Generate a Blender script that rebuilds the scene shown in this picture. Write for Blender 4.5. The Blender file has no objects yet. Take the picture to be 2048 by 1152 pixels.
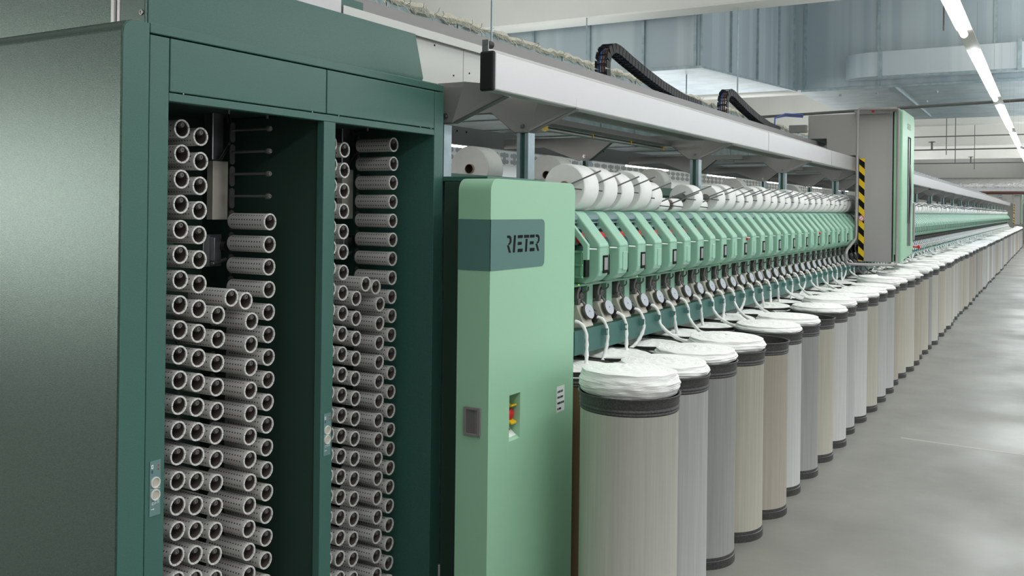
import bpy, bmesh, math, random
from mathutils import Vector, Matrix
random.seed(7)
PI = math.pi
S = bpy.context.scene
COL = S.collection

# ------------------------------------------------------------------ camera
H = 1.66
cam_d = bpy.data.cameras.new('camera')
cam = bpy.data.objects.new('camera', cam_d)
COL.objects.link(cam)
cam_d.sensor_width = 36.0
cam_d.lens = 36.0 * 1838.0 / 2048.0
cam_d.shift_y = -(576.0 - 417.0) / 2048.0
cam_d.clip_start = 0.05
cam_d.clip_end = 400
cam.matrix_world = (Matrix.Translation((0, 0, H)) @ Matrix.Rotation(math.radians(30.4), 4, 'Z')
                    @ Matrix.Rotation(PI / 2, 4, 'X') @ Matrix.Rotation(0.012, 4, 'Z'))
S.camera = cam

# ------------------------------------------------------------------ light
S.view_settings.view_transform = 'Standard'
S.view_settings.look = 'None'
S.view_settings.gamma = 1.0
S.view_settings.use_curve_mapping = False
S.view_settings.exposure = 0.1
W = bpy.data.worlds.new('world')
S.world = W
W.use_nodes = True
W.node_tree.nodes['Background'].inputs[0].default_value = (0.93, 0.97, 1.0, 1)
W.node_tree.nodes['Background'].inputs[1].default_value = 0.62

def area(name, loc, sx, sy, power, rot=(0, 0, 0), col=(0.95, 0.98, 1.0)):
    l = bpy.data.lights.new(name, 'AREA')
    l.shape = 'RECTANGLE'; l.size = sx; l.size_y = sy; l.energy = power; l.color = col
    o = bpy.data.objects.new(name, l); COL.objects.link(o)
    o.location = loc; o.rotation_euler = rot
    return o
LAMP_Z = 2.78
ROW_Y = [0.0 + 3.75 * k for k in range(16)]          # start of each 3 m fixture
AISLE_X = -0.48
area('aisle_row_light', (AISLE_X, 26, LAMP_Z - 0.07), 0.16, 60, 330)
area('next_aisle_row_light', (4.6, 24, LAMP_Z + 0.2), 0.2, 64, 800)
area('far_aisle_row_light', (-9.3, 30, LAMP_Z - 0.07), 0.16, 56, 1100)
area('ceiling_bounce_light', (1.5, 30, 3.2), 3.0, 64, 2600, rot=(PI, 0, 0))
area('far_ceiling_bounce_light', (-7.5, 30, 3.2), 3.0, 56, 700, rot=(PI, 0, 0))
area('end_panel_sheen_light', (-8.6, -2.9, 2.1), 3.0, 1.3, 175, rot=(math.radians(88), 0, math.radians(-58)), col=(1, .98, .94))  # added light that gives the end panel its sheen, not a window
area('hall_end_fill_light', (-1.5, 57, 3.0), 14, 18, 450, rot=(PI, 0, 0))  # added upward fill to brighten the far end, no lamp of the hall

# ------------------------------------------------------------------ materials
def lin(c):
    return tuple(((v / 255.0) / 12.92 if v / 255.0 <= 0.04045 else ((v / 255.0 + 0.055) / 1.055) ** 2.4) for v in c) + (1,)
MATS = {}
def mat(name, rgb, rough=0.5, metal=0.0, noise=None, bump=None, emit=None, spec=None, scale_vec=None, coat=None):
    m = bpy.data.materials.new(name); m.use_nodes = True
    nt = m.node_tree; b = nt.nodes['Principled BSDF']
    c = lin(rgb)
    b.inputs['Base Color'].default_value = c
    b.inputs['Roughness'].default_value = rough
    b.inputs['Metallic'].default_value = metal
    if spec is not None: b.inputs['Specular IOR Level'].default_value = spec
    if coat: b.inputs['Coat Weight'].default_value = coat; b.inputs['Coat Roughness'].default_value = 0.2
    tc = nt.nodes.new('ShaderNodeTexCoord')
    src = tc.outputs['Object']
    if scale_vec:
        mp = nt.nodes.new('ShaderNodeMapping'); mp.inputs['Scale'].default_value = scale_vec
        nt.links.new(src, mp.inputs['Vector']); src = mp.outputs['Vector']
    if noise:
        sc, amt, rgb2 = noise
        n = nt.nodes.new('ShaderNodeTexNoise'); n.inputs['Scale'].default_value = sc
        n.inputs['Detail'].default_value = 4
        nt.links.new(src, n.inputs['Vector'])
        r = nt.nodes.new('ShaderNodeValToRGB')
        r.color_ramp.elements[0].position = 0.5 - amt; r.color_ramp.elements[1].position = 0.5 + amt
        r.color_ramp.elements[0].color = c; r.color_ramp.elements[1].color = lin(rgb2)
        nt.links.new(n.outputs['Fac'], r.inputs['Fac'])
        nt.links.new(r.outputs['Color'], b.inputs['Base Color'])
    if bump:
        sc, st = bump[:2]
        n = nt.nodes.new('ShaderNodeTexNoise'); n.inputs['Scale'].default_value = sc
        n.inputs['Detail'].default_value = 3
        nt.links.new(src, n.inputs['Vector'])
        bp = nt.nodes.new('ShaderNodeBump'); bp.inputs['Strength'].default_value = st
        bp.inputs['Distance'].default_value = bump[2] if len(bump) > 2 else 0.002
        nt.links.new(n.outputs['Fac'], bp.inputs['Height'])
        nt.links.new(bp.outputs['Normal'], b.inputs['Normal'])
    if emit:
        b.inputs['Emission Color'].default_value = lin(emit[0]); b.inputs['Emission Strength'].default_value = emit[1]
    MATS[name] = m
    return m
DG = mat('dark_green_paint', (58, 100, 90), 0.38, 0.0, bump=(420, 0.25, 0.0006), noise=(420, 0.16, (72, 114, 104)))
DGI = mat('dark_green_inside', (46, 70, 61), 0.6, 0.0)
DGS = mat('dark_green_side', (64, 84, 76), 0.36, 0.45, bump=(420, 0.4, 0.0008), noise=(420, 0.16, (88, 108, 100)))
LG = mat('light_green_paint', (157, 203, 171), 0.42, 0.0, bump=(800, 0.12, 0.0004))
MINT = mat('mint_plastic', (152, 198, 174), 0.4)
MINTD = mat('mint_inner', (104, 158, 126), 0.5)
BAND = mat('slate_green_band', (86, 124, 118), 0.45, bump=(700, 0.15, 0.0005))
SLATE = mat('slate_plastic', (106, 138, 138), 0.4)
RAILG = mat('rail_green', (66, 110, 104), 0.4)
GALV = mat('galvanised', (178, 192, 196), 0.38, 0.75, noise=(9, 0.18, (150, 168, 174)), bump=(60, 0.05, 0.002))
ALU = mat('aluminium', (190, 189, 189), 0.4, 0.55, bump=(40, 0.06, 0.001), scale_vec=(1, 0.05, 1))
GREYP = mat('grey_sheet', (150, 147, 146), 0.42, 0.2)
GREYD = mat('grey_shade_sheet', (110, 108, 108), 0.5, 0.2)
ROBG = mat('robot_grey', (170, 167, 165), 0.5, 0.1, bump=(900, 0.15, 0.0004))
BLACK = mat('black_plastic', (26, 25, 26), 0.5)
DARKP = mat('charcoal_plastic', (66, 64, 64), 0.5)
STEEL = mat('steel', (160, 160, 162), 0.3, 0.9)
BEIGE = mat('beige_cast', (200, 194, 182), 0.45, 0.25)
DISC = mat('silver_disc', (196, 202, 208), 0.3, 0.4)
RED = mat('red_plastic', (206, 30, 36), 0.35)
YEL = mat('yellow_plastic', (236, 196, 24), 0.4)
BLUE = mat('blue_hose', (40, 92, 176), 0.4)
WHITE = mat('white_paint', (226, 226, 222), 0.55)
PAPER = mat('label_white', (232, 236, 234), 0.5)
INK = mat('ink', (16, 17, 17), 0.8, spec=.2)
PKG = mat('yarn_white', (243, 243, 241), 0.75, noise=(30, 0.3, (237, 237, 234)), bump=(500, 0.3, 0.001))
CORE = mat('cardboard_core', (176, 150, 112), 0.7)
SLIV = mat('sliver_white', (243, 243, 240), 0.85, bump=(55, 0.7, 0.004), scale_vec=(1, 1, 4))
def sliver_nodes(m):
    nt = m.node_tree; b = nt.nodes['Principled BSDF']
    for n_ in [n_ for n_ in nt.nodes if n_.type in ('BUMP', 'TEX_NOISE')]: nt.nodes.remove(n_)
    tc = nt.nodes.new('ShaderNodeTexCoord'); sp = nt.nodes.new('ShaderNodeSeparateXYZ'); nt.links.new(tc.outputs['Object'], sp.inputs[0])
    def M(op, a, c=None):
        n = nt.nodes.new('ShaderNodeMath'); n.operation = op
        for i, v in enumerate((a, c)):
            if v is None: continue
            if isinstance(v, (int, float)): n.inputs[i].default_value = v
            else: nt.links.new(v, n.inputs[i])
        return n.outputs[0]
    r = M('SQRT', M('ADD', M('MULTIPLY', sp.outputs[0], sp.outputs[0]), M('MULTIPLY', sp.outputs[1], sp.outputs[1])))
    a = M('ARCTAN2', sp.outputs[1], sp.outputs[0])
    cb_ = nt.nodes.new('ShaderNodeCombineXYZ')
    nt.links.new(M('MULTIPLY', r, 90), cb_.inputs[0]); nt.links.new(M('MULTIPLY', sp.outputs[2], 90), cb_.inputs[1]); nt.links.new(M('MULTIPLY', a, 1.6), cb_.inputs[2])
    n = nt.nodes.new('ShaderNodeTexNoise'); n.inputs['Scale'].default_value = 1.6; n.inputs['Detail'].default_value = 4
    nt.links.new(cb_.outputs[0], n.inputs['Vector'])
    bp = nt.nodes.new('ShaderNodeBump'); bp.inputs['Strength'].default_value = 0.8; bp.inputs['Distance'].default_value = 0.006
    nt.links.new(n.outputs['Fac'], bp.inputs['Height']); nt.links.new(bp.outputs['Normal'], b.inputs['Normal'])
sliver_nodes(SLIV)
STRD = mat('sliver_strand_white', (243, 243, 240), 0.85, bump=(90, 0.4, 0.002))
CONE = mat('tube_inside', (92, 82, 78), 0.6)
RIM = mat('tube_rim', (226, 224, 220), 0.45)
RING = mat('can_ring', (84, 84, 83), 0.45, 0.3, noise=(160, 0.12, (62, 62, 61)))
LAMP = mat('lamp_tube', (255, 255, 255), 0.4, emit=((250, 252, 255), 9.0))
GLED = mat('green_led', (120, 230, 40), 0.4, emit=((120, 240, 40), 1.0))
PIPE = mat('dark_pipe', (104, 104, 102), 0.45, 0.4)
CONC = mat('painted_concrete', (214, 214, 208), 0.75, noise=(1.2, 0.3, (204, 204, 198)), bump=(12, 0.1, 0.01))
FLUFF = mat('lint', (224, 220, 206), 0.95, bump=(80, 1.0, 0.01))
FOIL = mat('foil_lagging', (200, 200, 200), 0.22, 0.9, bump=(7, 0.9, 0.08))
WALLP = mat('wall_paint', (222, 224, 222), 0.7)
MOTIF = mat('grey_screen_block', (158, 158, 156), 0.7)
RUST = mat('brown_pipe', (108, 72, 66), 0.6)
LENS = mat('display_face', (150, 152, 152), 0.35)
WARM = mat('brown_can_body', (120, 96, 70), 0.6)

def can_mat(name, a, b2):
    m = mat(name, a, 0.5, 0.15, noise=(1.6, 0.2, b2), bump=(9, 0.15, 0.002), scale_vec=(60, 60, 1.2))
    return m
CANM = [can_mat('can_cream', (202, 200, 190), (190, 188, 179)), can_mat('can_pale_grey', (196, 196, 195), (180, 180, 180)),
        can_mat('can_grey', (168, 168, 165), (154, 154, 152)), can_mat('can_beige', (196, 192, 178), (182, 178, 166)),
        can_mat('can_tan', (184, 176, 164), (172, 164, 152)), can_mat('can_white', (212, 212, 209), (198, 198, 197))]

def tube_mat():
    m = mat('tube_perforated', (206, 203, 200), 0.5)
    nt = m.node_tree; b = nt.nodes['Principled BSDF']
    def M(op, a, bb=None):
        n = nt.nodes.new('ShaderNodeMath'); n.operation = op
        for i, v in enumerate((a, bb)):
            if v is None: continue
            if isinstance(v, (int, float)): n.inputs[i].default_value = v
            else: nt.links.new(v, n.inputs[i])
        return n.outputs[0]
    tc = nt.nodes.new('ShaderNodeTexCoord'); sp = nt.nodes.new('ShaderNodeSeparateXYZ')
    nt.links.new(tc.outputs['Object'], sp.inputs[0])
    ang = M('ARCTAN2', sp.outputs['Y'], sp.outputs['Z'])
    u = M('MULTIPLY', ang, 10 / (2 * PI))
    v = M('MULTIPLY', sp.outputs['X'], 1 / 0.0122)
    fu = M('SUBTRACT', M('FRACT', M('ADD', u, 20.0)), 0.5)
    fv = M('SUBTRACT', M('FRACT', M('ADD', v, 40.0)), 0.5)
    du = M('MULTIPLY', fu, 2 * PI * 0.0275 / 10); dv = M('MULTIPLY', fv, 0.0122)
    r2 = M('ADD', M('MULTIPLY', du, du), M('MULTIPLY', dv, dv))
    hole = M('LESS_THAN', r2, 0.0026 ** 2)
    ends = M('LESS_THAN', M('ABSOLUTE', M('SUBTRACT', sp.outputs['X'], 0.0)), 0.072)
    hole = M('MULTIPLY', hole, ends)
    mx = nt.nodes.new('ShaderNodeMix'); mx.data_type = 'RGBA'
    mx.inputs[6].default_value = lin((196, 193, 190)); mx.inputs[7].default_value = lin((34, 32, 32))
    nt.links.new(hole, mx.inputs[0]); nt.links.new(mx.outputs[2], b.inputs['Base Color'])
    return m
TUBEM = tube_mat()

def floor_mat():
    m = mat('polished_concrete', (128, 128, 123), 0.32, 0.0)
    nt = m.node_tree; b = nt.nodes['Principled BSDF']
    tc = nt.nodes.new('ShaderNodeTexCoord')
    n = nt.nodes.new('ShaderNodeTexNoise'); n.inputs['Scale'].default_value = 0.9; n.inputs['Detail'].default_value = 8
    n.inputs['Roughness'].default_value = 0.65
    nt.links.new(tc.outputs['Object'], n.inputs['Vector'])
    r = nt.nodes.new('ShaderNodeValToRGB')
    r.color_ramp.elements[0].position = 0.35; r.color_ramp.elements[1].position = 0.68
    r.color_ramp.elements[0].color = lin((118, 118, 112)); r.color_ramp.elements[1].color = lin((138, 138, 131))
    nt.links.new(n.outputs['Fac'], r.inputs['Fac'])
    n2 = nt.nodes.new('ShaderNodeTexNoise'); n2.inputs['Scale'].default_value = 1.1; n2.inputs['Detail'].default_value = 5
    nt.links.new(tc.outputs['Object'], n2.inputs['Vector'])
    r2 = nt.nodes.new('ShaderNodeMapRange'); r2.inputs[1].default_value = 0.35; r2.inputs[2].default_value = 0.65
    r2.inputs[3].default_value = 0.36; r2.inputs[4].default_value = 0.58
    nt.links.new(n2.outputs['Fac'], r2.inputs[0]); nt.links.new(r2.outputs[0], b.inputs['Roughness'])
    nt.links.new(r.outputs['Color'], b.inputs['Base Color'])
    return m
FLOOR = floor_mat()

# ------------------------------------------------------------------ mesh helpers
class MB:
    def __init__(self): self.v = []; self.f = []; self.mi = []; self.sm = []
    def add(self, vs, fs, mi=0, smooth=False):
        o = len(self.v); self.v += [tuple(p) for p in vs]
        for f in fs: self.f.append([i + o for i in f]); self.mi.append(mi); self.sm.append(smooth)
        return self
    def box(self, x0, x1, y0, y1, z0, z1, mi=0):
        vs = [(x, y, z) for x in (x0, x1) for y in (y0, y1) for z in (z0, z1)]
        return self.add(vs, [(0, 1, 3, 2), (4, 6, 7, 5), (0, 4, 5, 1), (2, 3, 7, 6), (0, 2, 6, 4), (1, 5, 7, 3)], mi)
    def prism(self, pts, axis, a, b, mi=0, smooth=False):
        # pts 2D in the other two axes; axis 'x': (y,z) 'y': (x,z) 'z': (x,y)
        def P(p, t):
            return {'x': (t, p[0], p[1]), 'y': (p[0], t, p[1]), 'z': (p[0], p[1], t)}[axis]
        n = len(pts)
        vs = [P(p, a) for p in pts] + [P(p, b) for p in pts]
        self.add(vs, [list(range(n))[::-1], list(range(n, 2 * n))], mi)
        o = len(self.v) - 2 * n
        for i in range(n):
            j = (i + 1) % n
            self.f.append([o + i, o + j, o + n + j, o + n + i]); self.mi.append(mi); self.sm.append(smooth)
        return self
    def frame(self, d):
        d = Vector(d).normalized(); up = Vector((0, 0, 1)) if abs(d.z) < 0.95 else Vector((1, 0, 0))
        a = d.cross(up).normalized(); b = a.cross(d).normalized()
        return a, b
    def cyl(self, p0, p1, r0, r1=None, n=16, mi=0, caps=True, capmi=None):
        if r1 is None: r1 = r0
        p0, p1 = Vector(p0), Vector(p1); a, b = self.frame(p1 - p0)
        vs = []
        for p, r in ((p0, r0), (p1, r1)):
            for i in range(n):
                t = 2 * PI * i / n; vs.append(p + a * math.cos(t) * r + b * math.sin(t) * r)
        self.add(vs, [(i, (i + 1) % n, n + (i + 1) % n, n + i) for i in range(n)], mi, True)
        if caps:
            o = len(self.v) - 2 * n; cm = mi if capmi is None else capmi
            self.f.append([o + i for i in range(n)][::-1]); self.mi.append(cm); self.sm.append(False)
            self.f.append([o + n + i for i in range(n)]); self.mi.append(cm); self.sm.append(False)
        return self
    def lathe(self, c, prof, axis='z', n=32, mis=None, smooth=True, mi=0):
        # prof: list of (r, t) along axis
        c = Vector(c); vs = []
        for r, t in prof:
            for i in range(n):
                a = 2 * PI * i / n
                if axis == 'z': vs.append(c + Vector((r * math.cos(a), r * math.sin(a), t)))
                elif axis == 'y': vs.append(c + Vector((r * math.cos(a), t, r * math.sin(a))))
                else: vs.append(c + Vector((t, r * math.cos(a), r * math.sin(a))))
        o = len(self.v); self.v += [tuple(v) for v in vs]
        for k in range(len(prof) - 1):
            for i in range(n):
                j = (i + 1) % n
                self.f.append([o + k * n + i, o + k * n + j, o + (k + 1) * n + j, o + (k + 1) * n + i])
                self.mi.append(mis[k] if mis else mi); self.sm.append(smooth)
        return self
    def tube(self, path, r, n=8, mi=0, rs=None):
        path = [Vector(p) for p in path]; m = len(path); vs = []
        prev = None
        for k, p in enumerate(path):
            d = (path[min(k + 1, m - 1)] - path[max(k - 1, 0)]).normalized()
            if prev is None: a, b = self.frame(d)
            else:
                a = (prev - d * prev.dot(d)).normalized(); b = a.cross(d).normalized()
            prev = a
            rr = rs[k] if rs else r
            for i in range(n):
                t = 2 * PI * i / n; vs.append(p + a * math.cos(t) * rr + b * math.sin(t) * rr)
        o = len(self.v); self.v += [tuple(v) for v in vs]
        for k in range(m - 1):
            for i in range(n):
                j = (i + 1) % n
                self.f.append([o + k * n + i, o + k * n + j, o + (k + 1) * n + j, o + (k + 1) * n + i]); self.mi.append(mi); self.sm.append(True)
        self.f.append([o + i for i in range(n)]); self.mi.append(mi); self.sm.append(False)
        self.f.append([o + (m - 1) * n + i for i in range(n)]); self.mi.append(mi); self.sm.append(False)
        return self
    def mesh(self, name, mats):
        me = bpy.data.meshes.new(name); me.from_pydata(self.v, [], self.f)
        for m in (mats if isinstance(mats, (list, tuple)) else [mats]): me.materials.append(m)
        me.polygons.foreach_set('material_index', self.mi)
        me.polygons.foreach_set('use_smooth', self.sm)
        bm = bmesh.new(); bm.from_mesh(me); bmesh.ops.recalc_face_normals(bm, faces=bm.faces); bm.to_mesh(me); bm.free()
        if any(self.sm): me.set_sharp_from_angle(angle=math.radians(38))
        me.update(); return me
    def build(self, name, mats, parent=None, bevel=None, loc=None):
        return link(name, self.mesh(name, mats), parent, bevel, loc)
def link(name, me, parent=None, bevel=None, loc=None):
    o = bpy.data.objects.new(name, me); COL.objects.link(o)
    if parent: o.parent = parent
    if loc: o.location = loc
    if bevel:
        md = o.modifiers.new('bevel', 'BEVEL'); md.width = bevel; md.segments = 2; md.limit_method = 'ANGLE'
        md.angle_limit = math.radians(40)
    return o
def tag(o, label, cat, group=None):
    o['label'] = label; o['category'] = cat
    if group: o['group'] = group
    return o
def thing(name, label, cat, loc=(0, 0, 0), group=None):
    o = bpy.data.objects.new(name, None); COL.objects.link(o); o.location = loc; o.empty_display_size = 0.05
    return tag(o, label, cat, group)
def struct(o): o['kind'] = 'structure'; return o
def dup(root, loc, label, group=None):
    r = root.copy(); COL.objects.link(r); r.location = loc; r['label'] = label
    if group: r['group'] = group
    for ch in list(root.children):
        c = ch.copy(); COL.objects.link(c); c.parent = r
        for g in list(ch.children):
            d = g.copy(); COL.objects.link(d); d.parent = c
    return r
def text_mesh(txt, size, m, bold=0.0):
    cu = bpy.data.curves.new('writing', 'FONT'); cu.body = txt; cu.size = size; cu.offset = bold
    cu.extrude = 0.0004; cu.resolution_u = 3; cu.align_x = 'LEFT'
    o = bpy.data.objects.new('writing', cu); COL.objects.link(o)
    dg = bpy.context.evaluated_depsgraph_get(); dg.update()
    me = bpy.data.meshes.new_from_object(o.evaluated_get(dg)); bpy.data.objects.remove(o)
    me.materials.clear(); me.materials.append(m)
    return me
ORD = ['first', 'second', 'third', 'fourth', 'fifth', 'sixth', 'seventh', 'eighth', 'ninth', 'tenth', 'eleventh', 'twelfth',
       'thirteenth', 'fourteenth', 'fifteenth', 'sixteenth', 'seventeenth', 'eighteenth', 'nineteenth', 'twentieth']
for a in ('twenty', 'thirty', 'forty'):
    if len(ORD) % 10 == 0 and a != 'twenty': ORD.append(a[:-1] + 'ieth')
    ORD += [a + '-' + w for w in ORD[:9]]

Y_END = 53.5
# ================================================================== SETTING
struct(MB().box(-14, 9, -4, 67.6, -0.1, 0).build('floor', FLOOR))
fl = MB().add([(-.94, 7.31, .0008), (3.5, 7.06, .0008), (3.5, 7.10, .0008), (-.94, 7.335, .0008)], [(0, 1, 2, 3)])
struct(fl.build('trim_1', mat('floor_joint', (178, 176, 168), 0.6)))
struct(MB().box(-14, 9, -4, 67.6, 6.6, 6.75).build('ceiling', CONC))
struct(MB().box(-11.2, -11.0, -4, 67.6, 0, 6.6).build('wall_left', WALLP))
struct(MB().box(-14, 9, -4.2, -4.0, 0, 6.6).build('wall_rear_light_block', mat('light_block_grey', (150, 150, 146), 0.8)))  # unseen wall added behind the camera to block world light
struct(MB().box(-14, 9, 67.4, 67.6, 0, 6.6).build('wall_far', mat('far_wall_paint', (206, 206, 201), 0.7)))
for k in range(6):                                     # precast cross beams under the ceiling
    y = 14.17 + 11.0 * k
    if y > 67: break
    b = MB().prism([(y - 0.62, 6.6), (y - 0.52, 4.83), (y - 0.5, 4.8), (y, 4.8), (y + 0.02, 4.83), (y + 0.12, 6.6)], 'x', -11, 9)
    struct(b.build('trim_%d' % (2 + k), CONC))
for k in range(9):                                     # slab joints
    struct(MB().box(-11, 9, 16 + 5.5 * k - 5.5, 16.05 + 5.5 * k - 5.5, 6.57, 6.6).build('trim_%d' % (10 + k), MOTIF))
# patterned screen-block frieze on the left wall
fr = MB()
fr.box(-11.0, -10.97, 8, 60, 2.66, 2.98, 0)
y = 8.2
half = [(-.03, -.14), (.03, -.14), (.055, -.11), (.10, -.13), (.15, -.10), (.15, -.05), (.10, -.02), (.06, -.045), (.04, 0)]
full_ = half + [(a, -b) for a, b in half[-2::-1]]
full_ = full_ + [(-a, b) for a, b in full_[-2:0:-1]]
while y < 60:
    fr.prism([(y + a * 1.25, 2.82 + b) for a, b in full_], 'x', -10.97, -10.965, 1); y += .46
struct(fr.build('trim_30', [WALLP, MOTIF]))
struct(MB().box(-1.2, -0.2, 65.0, 66, 0, 6.6).build('trim_31', CONC))
# ================================================================== DARK GREEN TUBE CABINET
cab = thing('tube_magazine_cabinet', 'tall dark green machine cabinet with two open bays full of perforated tubes', 'cabinet', (-2.1, 1.553, 0))
def cb(name, mb, m, bevel=0.002):
    o = mb.build(name, m, cab, bevel); o.location = (2.1, -1.553, 0); return o
XF = -2.1
# end panel with rounded top corner
r = 0.035; pts = [(-3.4, 0.0), (-2.1, 0.0), (-2.1, 2.148 - r)]
ep = MB()
def rounded_panel():
    prof = [(1.556, 0)]
    prof = [(1.553, 0), (1.553, 2.148 - r)] + [(1.553 + r - r * math.cos(a), 2.148 - r + r * math.sin(a)) for a in [PI / 12 * i for i in range(1, 7)]] + [(1.637, 2.148), (1.637, 0)]
    return prof
ep.prism(rounded_panel(), 'x', -3.4, -2.1, 0, True)
for f in range(len(ep.f)): pass
e = cb('end_panel', ep, [DGS], 0.003)
cb('end_panel_edge', MB().box(-2.1, -2.0975, 1.556, 1.6365, 0, 2.11).prism([(1.556, 2.11), (1.6365, 2.11), (1.6365, 2.147), (1.59, 2.147), (1.57, 2.14), (1.559, 2.127)], 'x', -2.1, -2.0975), DG, None)
cb('door_stile', MB().box(-2.13, XF, 1.641, 1.704, 0, 2.118), DG)
cb('centre_stile', MB().box(-2.13, XF, 2.331, 2.389, 0, 1.9445), DG)
cb('end_stile', MB().box(-2.6, XF, 2.968, 3.03, 0, 2.118), DG)
cb('lintel', MB().box(-2.13, XF, 1.7045, 2.9675, 1.945, 1.968), DG)
cb('flap_door', MB().box(-2.12, XF, 1.7075, 2.3405, 1.971, 2.1185), DG, 0.003)
cb('flap_door', MB().box(-2.12, XF, 2.3445, 2.9665, 1.971, 2.1185), DG, 0.003)
cb('cornice', MB().box(-3.3, XF, 1.641, 3.03, 2.1225, 2.15), DG, 0.003)
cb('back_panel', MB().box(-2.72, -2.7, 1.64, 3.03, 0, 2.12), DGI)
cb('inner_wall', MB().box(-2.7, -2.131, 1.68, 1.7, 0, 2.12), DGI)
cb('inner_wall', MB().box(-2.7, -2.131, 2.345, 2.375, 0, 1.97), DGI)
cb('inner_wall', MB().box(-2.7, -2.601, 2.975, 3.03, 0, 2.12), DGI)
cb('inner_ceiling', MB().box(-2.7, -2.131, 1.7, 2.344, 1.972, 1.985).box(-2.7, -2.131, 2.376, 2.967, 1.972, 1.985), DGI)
bolts = MB()
for y in (1.74, 1.79, 2.1, 2.27): bolts.cyl((-2.3, y, 1.955), (-2.3, y, 1.972), 0.005, n=8)
for y in (2.45, 2.6, 2.8): bolts.cyl((-2.3, y, 1.955), (-2.3, y, 1.972), 0.005, n=8)
for y in (1.75, 2.27, 2.40, 2.87, 2.94): bolts.cyl((-2.1, y, 1.9695), (-2.096, y, 1.9695), 0.002, n=8)
cb('bolts', bolts, STEEL, None)
# upper fascia box on top of the cabinet
up = thing('upper_fascia_housing', 'dark green sheet fascia box standing on top of the tube cabinet', 'machine housing', (-2.15, 1.66, 2.152))
def ub(name, mb, m, bevel=0.002):
    o = mb.build(name, m, up, bevel); o.location = (2.15, -1.66, -2.152); return o
ub('fascia_panel', MB().prism([(1.665, 2.152), (2.935, 2.152), (2.945, 2.17), (2.89, 2.335), (1.665, 2.335)], 'x', -2.16, -2.14), DG, 0.002)
ub('end_sheet', MB().box(-2.245, -2.141, 1.655, 1.664, 2.152, 2.75), DGS)
ub('fascia_upper_panel', MB().box(-2.17, -2.161, 1.665, 2.60, 2.336, 2.4), DG)
ub('side_sheet', MB().box(-3.3, -2.29, 1.668, 1.68, 2.152, 2.75), DGS)
ub('corner_profile', MB().box(-2.289, -2.27, 1.655, 1.667, 2.152, 2.8).box(-2.262, -2.2455, 1.655, 1.667, 2.152, 2.8), ALU, 0.003)
ub('screw', MB().lathe((-2.155, 1.655, 2.185), [(0, -.001), (.004, -.001), (.005, -.003), (.0075, -.003), (.008, 0)], 'y', 16), STEEL, None)
# control panels on stiles
def control_panel(y0, y1, z0, z1, label):
    t = thing('control_panel', label, 'control panel', (-2.1, y0, z0))
    def pb(name, mb, m): o = mb.build(name, m, t); o.location = (2.1, -y0, -z0)
    X = -2.0995; X1 = -2.098; h = z1 - z0; w = y1 - y0
    pb('plate', MB().box(X, X1, y0, y1, z0, z1), SLATE)
    for fz in (0.60, 0.375):
        b = MB().lathe((X1, y0 + w * .5, z0 + h * fz), [(0, .001), (w * .34, .001), (w * .36, .004), (w * .42, .004), (w * .44, 0)], 'x', 20, mis=[0, 1, 1, 1])
        pb('push_button', b, [BEIGE, RIM])
    ic = MB()
    ic.box(X1, X1 + .0006, y0 + w * .12, y0 + w * .3, z0 + h * .86, z0 + h * .93, 0)
    ic.box(X1 + .0006, X1 + .0009, y0 + w * .18, y0 + w * .24, z0 + h * .88, z0 + h * .91, 1)
    ic.box(X1, X1 + .0006, y0 + w * .14, y0 + w * .28, z0 + h * .78, z0 + h * .83, 1)
    for q in (0.2, 0.45, 0.7):
        ic.box(X1, X1 + .0006, y0 + w * q, y0 + w * (q + .17), z0 + h * (.2 + .02 * (q > .3)), z0 + h * (.212 + .02 * (q > .3)), 0)
        ic.box(X1, X1 + .0006, y0 + w * q, y0 + w * (q + .17), z0 + h * (.235 + .02 * (q > .3)), z0 + h * (.247 + .02 * (q > .3)), 0)
        ic.box(X1, X1 + .0006, y0 + w * q, y0 + w * (q + .03), z0 + h * .2, z0 + h * .247, 0)
    ic.box(X1, X1 + .0006, y0 + w * .12, y0 + w * .34, z0 + h * .118, z0 + h * .128, 0)
    ic.prism([(y0 + w * .34, z0 + h * .105), (y0 + w * .44, z0 + h * .123), (y0 + w * .34, z0 + h * .141)], 'x', X1, X1 + .0006, 0)
    ic.box(X1, X1 + .0006, y0 + w * .05, y0 + w * .95, z0 + h * .485, z0 + h * .49, 0)
    pb('icons', ic, [PAPER, mat('icon_blue', (60, 84, 110), .5)])
    rl = MB()
    for fz in (0.83, 0.9): rl.cyl((X1, y0 + w * .78, z0 + h * fz), (X1 + .001, y0 + w * .78, z0 + h * fz), w * .06, n=10)
    pb('indicator_lights', rl, RED)
control_panel(1.655, 1.690, 0.812, 0.962, 'small grey two-button control panel on the cabinet stile left of the first bay')
control_panel(2.345, 2.380, 0.820, 0.962, 'small grey two-button control panel on the stile between the two bays')

# ---- tubes on pegs
tb = MB()
n = 28; R0 = 0.0275; L = 0.17
tb.lathe((0, 0, 0), [(R0 - .0005, -L), (R0, -L + .004), (R0, -.004), (R0 - .0005, -.002)], 'x', n, mi=0)
tb.lathe((0, 0, 0), [(R0 - .0042, -.002), (R0 - .0048, -.02), (R0 - .005, -L)], 'x', n, mi=1)
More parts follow.
